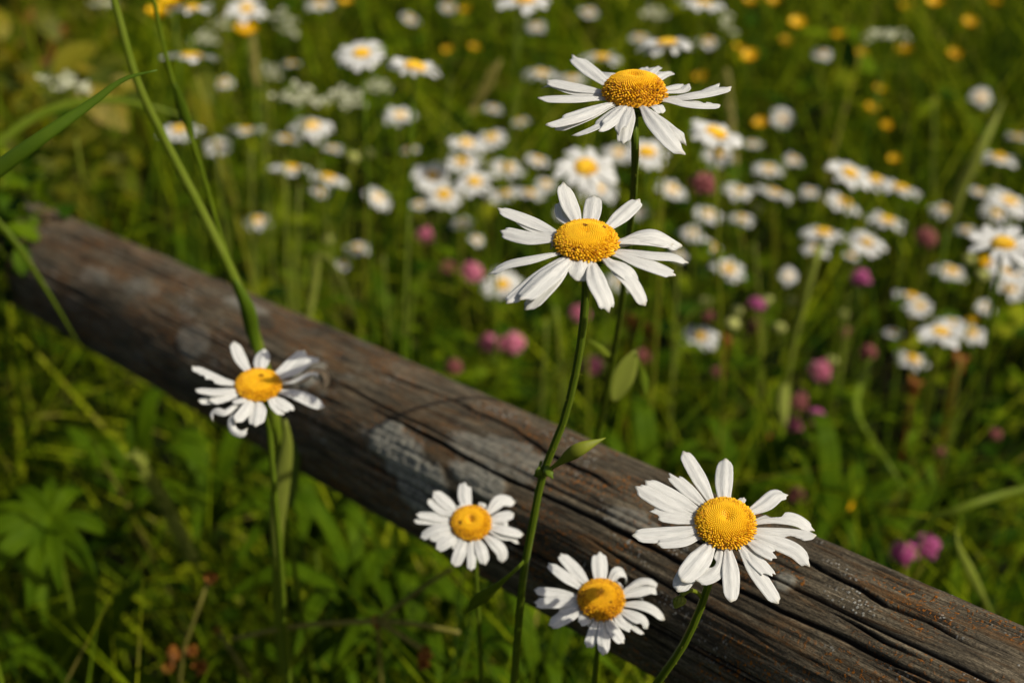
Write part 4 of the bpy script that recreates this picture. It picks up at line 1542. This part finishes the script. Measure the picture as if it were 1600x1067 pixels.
# arching blades
for pts, w, tone, label, prof in [
    ([P(-150, 420, .50), P(-40, 295, .48), P(60, 218, .47), P(140, 163, .47), P(195, 124, .47), P(246, 110, .47)], .0056, .12, 'broad arching grass blade entering from the side, its tip bent over', 'lance'),
    ([P(-40, 250, .95), P(70, 175, .95), P(165, 157, .95), P(230, 166, .95), P(310, 188, .96)], .0065, .55, 'thin pale grass blade passing behind the two tall stalks', 'blade'),
    ([P(-60, 900, .82), P(-50, 560, .78), P(-30, 330, .77), P(15, 370, .77), P(70, 450, .78), P(132, 552, .80)], .0072, .5, 'bent grass blade hanging over the far end of the log', 'blade'),
    ([P(478, 520, 1.02), P(490, 450, 1.01), P(500, 400, 1.0), P(520, 415, 1.0), P(545, 470, 1.0), P(562, 515, 1.01)], .0062, .95, 'sharply kinked grass blade standing right behind the log', 'blade'),
    ([P(1480, 360, 1.25), P(1505, 290, 1.22), P(1535, 230, 1.2), P(1570, 155, 1.2)], .0110, .92, 'olive grass blade leaning under a half-closed daisy', 'lance'),
    ([P(1640, 755, .9), P(1570, 772, .9), P(1500, 795, .9), P(1430, 825, .92), P(1405, 870, .95)], .0050, .6, 'low arched yellow green blade above the purple clovers', 'blade'),
    ([P(1560, 985, .82), P(1543, 945, .8), P(1515, 890, .78), P(1497, 850, .77), P(1493, 822, .77)], .0058, .8, 'pale upright leaf beside the purple clovers behind the log', 'spoon'),
    ([P(1360, 560, 1.2), P(1340, 640, 1.15), P(1390, 725, 1.1), P(1408, 760, 1.1), P(1402, 810, 1.1)], .0062, .5, 'hooked pale blade in the shade above the log', 'blade'),
]:
    base = np.array(pts[0])
    base[2] = min(base[2], 0.3)
    r_ = plant_root('bent_grass', pts[0], label, 'grass blade', 'single grass blades')
    sub(r_, 'blade', lambda mb: blade(mb, pts, w, n=40, prof=prof, tone=tone, fold=.3), M_STALK)
    low = np.array(pts[0])
    sub(r_, 'stem', lambda mb: tube(mb, [low, low * np.array([1, 1, .5]), Z0(low, .01, .01)], .0014, .0018, 6, 8, tone=.4), M_STALK, 0)
# seed heads
for (a, b_, c_), w, label in [
    ((P(775, 105, 1.35), P(735, 180, 1.36), P(690, 270, 1.4)), .013, 'pale grass seed head leaning in the gap above the dense cluster'),
    ((P(1012, 120, 1.7), P(1010, 180, 1.7), P(1008, 260, 1.7)), .008, 'brownish grass spike behind the tallest daisy'),
    ((P(395, 65, 1.3), P(400, 140, 1.3), P(405, 260, 1.32)), .007, 'thin green grass spike among the cream flower heads'),
    ((P(1137, 118, 1.45), P(1150, 260, 1.45), P(1155, 330, 1.45)), .005, 'slender green grass spike behind the ragged daisy'),
]:
    foot = Z0(c_, 0, .05)
    r_ = plant_root('grass_spike', foot, label, 'grass spike', 'grass spikes')

    def sp(mb, a=a, b_=b_, w=w):
        rg = np.random.default_rng(int(a[0] * 999) & 1023)
        ax = a - b_
        for k in range(110):
            t = rg.uniform(0, 1)
            th = rg.uniform(0, 6.28)
            rr_ = w * .35 * math.sin(math.pi * min(1, t * .9 + .08))
            c = b_ + ax * t + (XC * math.cos(th) + FC * math.sin(th)) * rr_ * .6
            blade(mb, [c, c + unit(ax) * .004 + (XC * math.cos(th) + FC * math.sin(th)) * .0015, c + unit(ax) * .009 + (XC * math.cos(th) + FC * math.sin(th)) * rr_ * .6], .003, n=4, nv=3, prof='oval', tone=rg.uniform(0, 1))
    sub(r_, 'seed_head', sp, M_SEED, 0)
    sub(r_, 'stem', lambda mb: tube(mb, [b_, c_, foot], .0009, .0013, 6, 14), M_STALK, 0)

# thin upright stems of the meadow
for k, (x0, y0, x1, y1, d) in enumerate([(392, 235, 398, 470, 1.25), (412, 120, 425, 420, 1.4), (445, 250, 452, 490, 1.2), (468, 290, 462, 500, 1.15), (600, 400, 606, 525, 1.2), (640, 330, 634, 540, 1.25), (855, 500, 846, 640, 1.1), (868, 480, 880, 640, 1.15),
                                         (1062, 380, 1050, 600, 1.2), (705, 120, 690, 250, 1.6), (810, 20, 800, 240, 1.8), (1180, 380, 1190, 560, 1.25), (1330, 400, 1310, 600, 1.3), (1500, 560, 1480, 700, 1.15), (340, 250, 356, 400, 1.3), (500, 250, 520, 430, 1.3), (1460, 150, 1448, 420, 1.6), (960, 330, 948, 520, 1.3)]):
    top, bot = P(x0, y0, d), P(x1, y1, d * 1.04)
    foot = Z0(bot, random.uniform(-.01, .01), .03)
    r_ = plant_root('grass_stalk', foot, 'thin pale green stem standing upright among the blurred meadow flowers', 'grass stem', 'thin upright meadow stems')
    sub(r_, 'stem', lambda mb: tube(mb, [top, bot, foot], .0008, .0019, 6, 14, tone=.9), M_STALK, 0)
    sub(r_, 'leaf', lambda mb: blade(mb, [bot, (top + bot) / 2 + XC * .012, top * .7 + bot * .3 + XC * .035 - UC * .01], .004, n=12, tone=.6), M_STALK)

# thick pale stalk under the flat daisy
q = [P(1281, 385, 1.05), P(1262, 450, 1.06), P(1240, 530, 1.09), P(1226, 610, 1.13), P(1205, 700, 1.2)]
q.append(Z0(q[-1], 0, .05))
r_ = plant_root('flower_stalk', q[-1], 'thick pale flower stalk slanting below the flat daisy in the open meadow', 'stalk')
sub(r_, 'stem', lambda mb: tube(mb, q, .0028, .0036, 8, 30, .06, tone=.85), M_STALK, 0)
sub(r_, 'leaf', lambda mb: blade(mb, [P(1228, 590, 1.12), P(1224, 630, 1.12), P(1226, 665, 1.12)], .010, prof='oval', tone=.9), M_STALK)
for px, y0, y1, w, label in [(1098, 555, 650, .0024, 'pale straight stem segment under the face-on daisy')]:
    pass

# plantain-like fuzzy spike at lower side
a, b_ = P(210, 708, .80), P(300, 872, .86)
r_ = plant_root('fuzzy_spike', b_, 'fuzzy yellow green spike slanting through the dark leaves below the log', 'plant')


def fz(mb):
    rg = np.random.default_rng(8)
    tube(mb, [a, (a + b_) / 2 + UC * .004, b_], .0030, .0042, 8, 20, tone=.95)
    for k in range(260):
        t = rg.uniform(0, 1)
        c = a + (b_ - a) * t + UC * .004 * (1 - abs(2 * t - 1))
        dv = unit(rg.normal(0, 1, 3))
        blade(mb, [c, c + dv * .004, c + dv * .006 + unit(a - b_) * .002], .0022, n=3, nv=3, prof='oval', tone=rg.uniform(.6, 1))


sub(r_, 'spike', fz, M_STALK, 0)
sub(r_, 'stem', lambda mb: tube(mb, [b_, P(330, 930, .9), Z0(P(345, 980, .95))], .0016, .0018, 6, 12), M_STALK, 0)

# palmate leaf
ctr = P(82, 812, .84)
r_ = plant_root('palmate_plant', Z0(ctr, -.02, .03), 'broad palmate leaf with long fingers, blurred in the dark lower corner', 'plant')
rgp = np.random.default_rng(21)
for k, (tx, ty, w) in enumerate([(-60, 835, .016), (-40, 905, .017), (40, 945, .018), (95, 925, .016), (150, 895, .018), (175, 815, .014), (130, 755, .014), (20, 760, .016), (-50, 785, .015), (80, 725, .012)]):
    pn = unit(np.array([.25, -.45, .86]))
    tip = CAMPOS + ray(tx, ty) * (((ctr - CAMPOS) @ pn) / (ray(tx, ty) @ pn)) - np.array([0, 0, rgp.uniform(0, .012)])
    sub(r_, 'leaflet', lambda mb: blade(mb, [ctr, (ctr + tip) / 2 + UC * .006 - FC * .006, tip], w * .72, n=16, nv=7, prof='lance', tone=.35 + .05 * k, fold=.2, side=np.cross(unit(tip - ctr), -FC)), M_LEAF)
sub(r_, 'stem', lambda mb: tube(mb, [ctr, ctr * np.array([1, 1, .6]), Z0(ctr, -.02, .03)], .0014, .002, 6, 12), M_STALK, 0)

# dried stem with bud at lower side, and bare forked stems
def stick(name, label, segs, knobs, cat='stem', mat=M_SEED, r0=.0011):
    r_ = plant_root(name, segs[0][-1], label, cat)
    for s_ in segs:
        sub(r_, 'stem', lambda mb: tube(mb, s_, r0, r0 * 1.2, 6, 18, tone=.6), mat, 0)
    for c, sz in knobs:
        def kn(mb, c=c, sz=sz):
            rg = np.random.default_rng(int(abs(c[0]) * 1e5) & 4095)
            for k in range(22):
                dv = unit(rg.normal(0, 1, 3))
                blade(mb, [c, c + dv * sz * .5, c + dv * sz], sz * .6, n=4, nv=3, prof='oval', tone=rg.uniform(0, 1))
        sub(r_, 'bud', kn, M_BROWN, 0)
    return r_


q = [P(328, 902, .72), P(318, 930, .725), P(300, 975, .735), P(282, 1040, .75)]
q.append(Z0(q[-1], 0, .05))
stick('dried_stem', 'dried straw stem with a small orange bud, low in the dark corner', [q], [(P(329, 902, .72), .004), (P(275, 1018, .745), .005), (P(300, 1016, .745), .004), (P(312, 1042, .75), .005), (P(262, 1040, .75), .004)])
c0 = P(590, 970, .72)
stick('forked_stem', 'thin forked straw stems spreading from one joint below the log', [[P(362, 998, .73), P(470, 977, .72), c0], [P(718, 988, .71), P(650, 975, .715), c0], [P(705, 888, .70), P(650, 925, .71), c0], [P(665, 1018, .71), P(625, 992, .715), c0], [c0, P(592, 1010, .74), Z0(P(595, 1060, .78))]],
      [(P(664, 1020, .71), .0045), (P(662, 1035, .71), .004), (c0, .004)], r0=.0012)
q = [P(340, 985, .8), P(370, 1030, .8), P(400, 1075, .81)]
q.append(Z0(q[-1], 0, .03))
stick('brown_stem', 'slanting brown straw crossing the dark lower edge', [q], [(P(340, 984, .8), .003)], r0=.0013)

# rusty dry leaves
for px, py, d, w, label in [(1427, 603, 1.18, .016, 'rusty orange dry leaf below the yellow-eyed daisy'), (1497, 565, 1.25, .018, 'rusty dry leaf under the wide white daisy'), (1135, 533, 1.3, .013, 'brown withered leaf beside the face-on daisy'),
                            (985, 500, 1.3, .014, 'brown withered leaf behind the stem below the middle daisy'), (1205, 690, 1.15, .012, 'faded orange leaf beside the stacked clovers'), (60, 62, 2.0, .075, 'large reddish brown leaf in the upper corner shrub'), (1012, 512, 1.3, .012, 'small orange leaf beside the brown withered one')]:
    c = P(px, py, d)
    r_ = plant_root('dry_leaf', Z0(c), label, 'dry leaf', 'dry leaves')
    w = w * .52
    s_ = w * 1.1
    sub(r_, 'blade', lambda mb: (blade(mb, [c + UC * s_ - XC * s_ * .3, c + FC * -.005, c - UC * s_ + XC * s_ * .4], w, n=12, prof='oval', tone=.5, wave=.15), blade(mb, [c + UC * s_ * .4 + XC * s_, c, c - UC * s_ * .3 - XC * s_ * .8], w * .7, n=12, prof='oval', tone=.2, wave=.2)), M_BROWN)
    sub(r_, 'stem', lambda mb: tube(mb, [c, Z0(c)], .0009, .0012, 5, 8), M_BROWN, 0)

# yellowing shrub in the upper corner
def shrub(name, label, spots, seed, mat, size, dens=34):
    rg = np.random.default_rng(seed)
    cs = [P(px, py, d) for px, py, d, rr_ in spots]
    base = Z0(np.mean(cs, 0), -.1, .25)
    r_ = plant_root(name, base, label, 'shrub')
    st_, lf = MB(), MB()
    for (px, py, d, rr_), c in zip(spots, cs):
        tube(st_, [c, (c + base) / 2 + rg.normal(0, .02, 3), base], .0015, .004, 5, 10)
        for k in range(int(dens * (rr_ / .1) ** 2)):
            p = c + rg.normal(0, rr_ * .5, 3)
            dv = unit(rg.normal(0, 1, 3) + np.array([0, -.2, -.1]))
            s_ = size * rg.uniform(.6, 1.3)
            blade(lf, [p, p + dv * s_ * .5 + [0, 0, s_ * .08], p + dv * s_ - [0, 0, s_ * .05]], s_ * .55, side=np.cross(dv, unit(rg.normal(0, .5, 3) + np.array([0, 0, 1]))), n=6, nv=5, prof='oval', fold=.15)
            if k % 3 == 0:
                tube(st_, [c, p], .0008, .0006, 4, 3, cap=False)
    sub(r_, 'branches', lambda mb: [mb.add(v, f, t) for v, f, t in [(np.concatenate(st_.v), np.concatenate(st_.f), np.concatenate(st_.t))]], M_STALK, 0)
    sub(r_, 'foliage', lambda mb: [mb.add(v, f, t) for v, f, t in [(np.concatenate(lf.v), np.concatenate(lf.f), np.concatenate(lf.t))]], mat, 0)


shrub('shrub', 'yellowing out-of-focus shrub in the upper corner beyond the end of the log', [
    (30, 180, 1.9, .12), (110, 215, 1.75, .11), (60, 265, 1.6, .09), (10, 20, 2.2, .14), (120, 20, 2.3, .10), (-60, 120, 2.0, .16), (150, 260, 1.7, .07), (100, 10, 2.1, .08), (180, 200, 1.9, .07)], 31, M_SHRUB, .06)
shrub('shrub', 'fresh green bush hiding the far end of the log', [
    (-5, 310, 1.03, .03), (-30, 350, 1.03, .06), (20, 262, 1.08, .03), (-15, 390, 1.02, .03), (5, 335, 1.02, .02)], 32, M_LEAF, .022, 260)


# leafy rosettes below and behind the log
for k, (px, py, d, ln, nl, label) in enumerate([
    (560, 800, .84, .085, 9, 'leafy plant with long upright leaves just under the log beside the smallest daisy'),
    (475, 735, .92, .070, 8, 'leafy plant between the tall grass stalk and the lower log edge'),
    (655, 905, .80, .080, 8, 'leafy plant with drooping leaves under the smallest daisy'),
    (300, 690, 1.0, .080, 8, 'leafy plant in the shade under the ragged daisy'),
    (180, 640, 1.05, .075, 8, 'leafy plant in the shade under the far half of the log'),
    (850, 985, .72, .060, 8, 'leafy plant at the lower edge beneath the lowest daisy'),
    (500, 950, .82, .085, 8, 'leafy plant beside the foot of the pale sheathed stalk'),
    (1030, 650, 1.0, .085, 8, 'broad-leaved plant close behind the log, past the stem of the tallest daisy'),
    (1175, 690, 1.05, .070, 7, 'leafy plant behind the log above the chewed daisy'),
    (620, 470, 1.25, .080, 8, 'broad green leafy plant in the grass right behind the log'),
    (300, 330, 1.5, .085, 9, 'low leafy plant beyond the log beside the tall stalks'),
    (1500, 690, 1.1, .070, 8, 'leafy plant in the shaded grass above the purple clovers'),
    (1330, 730, 1.0, .065, 8, 'leafy plant close behind the log above its lichen spots'),
    (90, 960, .85, .080, 8, 'leafy plant in the dark corner below the palmate leaf'),
]):
    rg = np.random.default_rng(900 + k)
    c = P(px, py, d)
    foot = np.array([c[0], c[1] + .02, max(c[2] - ln * 1.1, -.01)])
    r_ = plant_root('leafy_plant', Z0(foot), label, 'leafy plant', 'leafy plants around the log')
    for j in range(nl):
        a = j * 2.4 + rg.uniform(-.3, .3)
        dv = np.array([math.cos(a), math.sin(a), 0])
        L_ = ln * rg.uniform(.7, 1.2)
        up = rg.uniform(.35, 1.0)
        p0 = foot + dv * .004
        p1_ = foot + dv * L_ * .55 + np.array([0, 0, L_ * up])
        p2_ = foot + dv * L_ * 1.05 + np.array([0, 0, L_ * (up * .9 - .15)])
        sub(r_, 'leaf', lambda mb: blade(mb, [p0, p1_, p2_], L_ * rg.uniform(.13, .24), n=14, nv=5, prof='lance', side=np.cross(dv, [0, 0, 1]), fold=.2, wave=.04), M_LEAF)
    sub(r_, 'stem', lambda mb: tube(mb, [foot + [0, 0, .004], (foot + Z0(foot)) / 2, Z0(foot)], .0016, .002, 6, 6), M_STALK, 0)
for px, py, rr_, dd in [(255, 790, 45, .95), (225, 740, 35, .95), (290, 850, 35, .95), (320, 920, 30, .78), (285, 1000, 40, .78), (80, 820, 110, .9), (420, 985, 40, .76), (500, 975, 40, .76),
                        (590, 970, 45, .76), (680, 985, 40, .74), (650, 1010, 35, .74), (436, 900, 30, .75), (435, 780, 30, .75), (445, 690, 30, .75)]:
    GUARD.append((px, py, rr_, dd))

# ------------------------------------------------------------------ grass and leaves nobody could count
def guarded(pts):
    """pts (N,K,3): True where a plant would stand in the way of what the photograph shows clearly"""
    mids = [pts[:, :-1] * (1 - f) + pts[:, 1:] * f for f in (.33, .67)]
    px, py, d = project(np.concatenate([pts] + mids, 1))
    bad = np.zeros(len(pts), bool)
    ld, q = log_depth_at(px, py)
    inside = (np.abs(q) < .90) & (px > 12) & (px < 1700) & (d < ld) & (d > 0.02)
    bad |= inside.any(1)
    infr = (px > -60) & (px < 1660) & (py > -60) & (py < 1130) & (d > 0.02)
    bad |= (infr & (d < .60)).any(1)
    for gx_, gy_, gr, gd in GUARD:
        m_ = ((px - gx_) ** 2 + (py - gy_) ** 2 < gr * gr) & (d < gd + .01) & (d > .02)
        bad |= m_.any(1)
    return bad


def scatter(n, rg, ymin=.32, ymax=4.2):
    """ground points over the strip the camera overlooks, thinning with distance"""
    y = ymin + (ymax - ymin) * rg.uniform(0, 1, n) ** 1.5
    x = rg.uniform(-1, 1, n) * (.50 * y + .55)
    return x, y


def grass(name, n, seed, hmean, hsd, wmin, wmax, mat, label, lean=.35, clump=2.5, box=None):
    rg = np.random.default_rng(seed)
    x, y = scatter(n, rg)
    if box:
        x, y = rg.uniform(box[0], box[1], n), rg.uniform(box[2], box[3], n)
    cl = fbm(x * clump + 40, y * clump, x * 0 + seed, 3)
    keep = rg.uniform(0, 1, n) < np.clip((cl - .36) * 5, .08, 1)
    x, y, cl = x[keep], y[keep], cl[keep]
    n = len(x)
    h = np.clip(rg.normal(hmean, hsd, n), .05, .7) * (.6 + .8 * cl)
    near = y < .75
    h = np.where(near, np.minimum(h, .44 if box else .32), h)
    az = rg.uniform(0, 2 * np.pi, n)
    ln = np.abs(rg.normal(0, lean, n))
    cv = rg.uniform(.05, .9, n) * h
    K = 8
    t = np.linspace(0, 1, K)
    hx = (ln[:, None] * h[:, None] * t + cv[:, None] * t ** 2.4)
    z = h[:, None] * (t - .28 * (cv / h)[:, None] * t ** 3)
    C = np.stack([x[:, None] + hx * np.cos(az)[:, None], y[:, None] + hx * np.sin(az)[:, None], z - .02], -1)
    bad = guarded(C)
    C, az = C[~bad], az[~bad]
    n = len(C)
    w = rg.uniform(wmin, wmax, n)[:, None] * np.minimum(1, .6 + t * 1.6) * np.clip(1 - t ** 2.5, .04, 1)
    rot = az + np.pi / 2 + rg.normal(0, .6, n)
    sx = np.stack([np.cos(rot), np.sin(rot), 0 * rot], -1)
    V = np.stack([C - sx[:, None] * w[..., None] / 2, C + [0, 0, -.0006], C + sx[:, None] * w[..., None] / 2], 2)
    f0 = grid_faces(K, 3)
    F = (np.arange(n) * K * 3)[:, None, None] + f0[None]
    o = link(name, mesh_np(name, V.reshape(-1, 3), F.reshape(-1, 4)), mat)
    tag(o, label, 'grass', kind='stuff')
    print(name, n)


def leaves(name, n, seed, smin, smax, zmax, mat, label, ymax=4.2, ymin=.32, asp=.5, nup=1.0):
    rg = np.random.default_rng(seed)
    x, y = scatter(n, rg, ymin, ymax)
    cl = fbm(x * 3 + 90, y * 3 + 7, x * 0 + seed, 3)
    keep = rg.uniform(0, 1, n) < np.clip((cl - .36) * 5, .06, 1)
    x, y, cl = x[keep], y[keep], cl[keep]
    n = len(x)
    z = zmax * rg.uniform(0, 1, n) ** 1.1 * (.35 + 1.1 * cl)
    s = rg.uniform(smin, smax, n)
    nr = np.stack([rg.normal(0, .45, n), rg.normal(-.1, .45, n), np.full(n, nup)], -1)
    nr /= np.linalg.norm(nr, axis=1, keepdims=True)
    az = rg.uniform(0, 2 * np.pi, n)
    d0 = np.stack([np.cos(az), np.sin(az), 0 * az], -1)
    dv = d0 - nr * (d0 * nr).sum(1, keepdims=True)
    dv /= np.linalg.norm(dv, axis=1, keepdims=True)
    sd_ = np.cross(nr, dv)
    K = 6
    t = np.linspace(0, 1, K)
    droop = rg.uniform(-.05, .45, n)
    c0 = np.stack([x, y, z], -1)
    C = c0[:, None] + dv[:, None] * (s[:, None] * t)[..., None] + nr[:, None] * (s[:, None] * (.25 * t - droop[:, None] * t ** 2))[..., None]
    bad = guarded(C)
    C, sd_, s, nr = C[~bad], sd_[~bad], s[~bad], nr[~bad]
    n = len(C)
    pr = np.clip(np.sin(np.pi * (t * .95 + .03) ** .85), .05, 1)
    w = (s * rg.uniform(asp * .7, asp * 1.3, n))[:, None] * pr / 2
    L = C - sd_[:, None] * w[..., None] + nr[:, None] * (w * .3)[..., None]
    R_ = C + sd_[:, None] * w[..., None] + nr[:, None] * (w * .3)[..., None]
    V = np.stack([L, C, R_], 2)
    F = (np.arange(n) * K * 3)[:, None, None] + grid_faces(K, 3)[None]
    o = link(name, mesh_np(name, V.reshape(-1, 3), F.reshape(-1, 4)), mat)
    tag(o, label, 'leaves', kind='stuff')
    print(name, n)


grass('grass', 24000, 1, .25, .08, .0022, .0056, M_GRASS, 'fine green meadow grass growing thickly behind and below the log')
grass('tall_grass', 9000, 2, .36, .07, .0020, .0048, M_GRASS, 'taller loose grass blades standing among the daisies', .22, 1.8)
leaves('ground_leaves', 24000, 3, .010, .034, .17, M_LEAF, 'small meadow leaves covering the ground between the grasses')
leaves('broad_leaves', 3500, 4, .03, .065, .22, M_LEAF, 'broader green leaves standing between the grass tufts', asp=.42)
grass('shading_grass', 12000, 5, .50, .05, .003, .007, M_GRASS, 'unseen long grass added below the view to shade the lower corner', .2, 2.0, (-.7, .8, -.35, .42))  # tall grass added out of view to cast shade on the lower corner
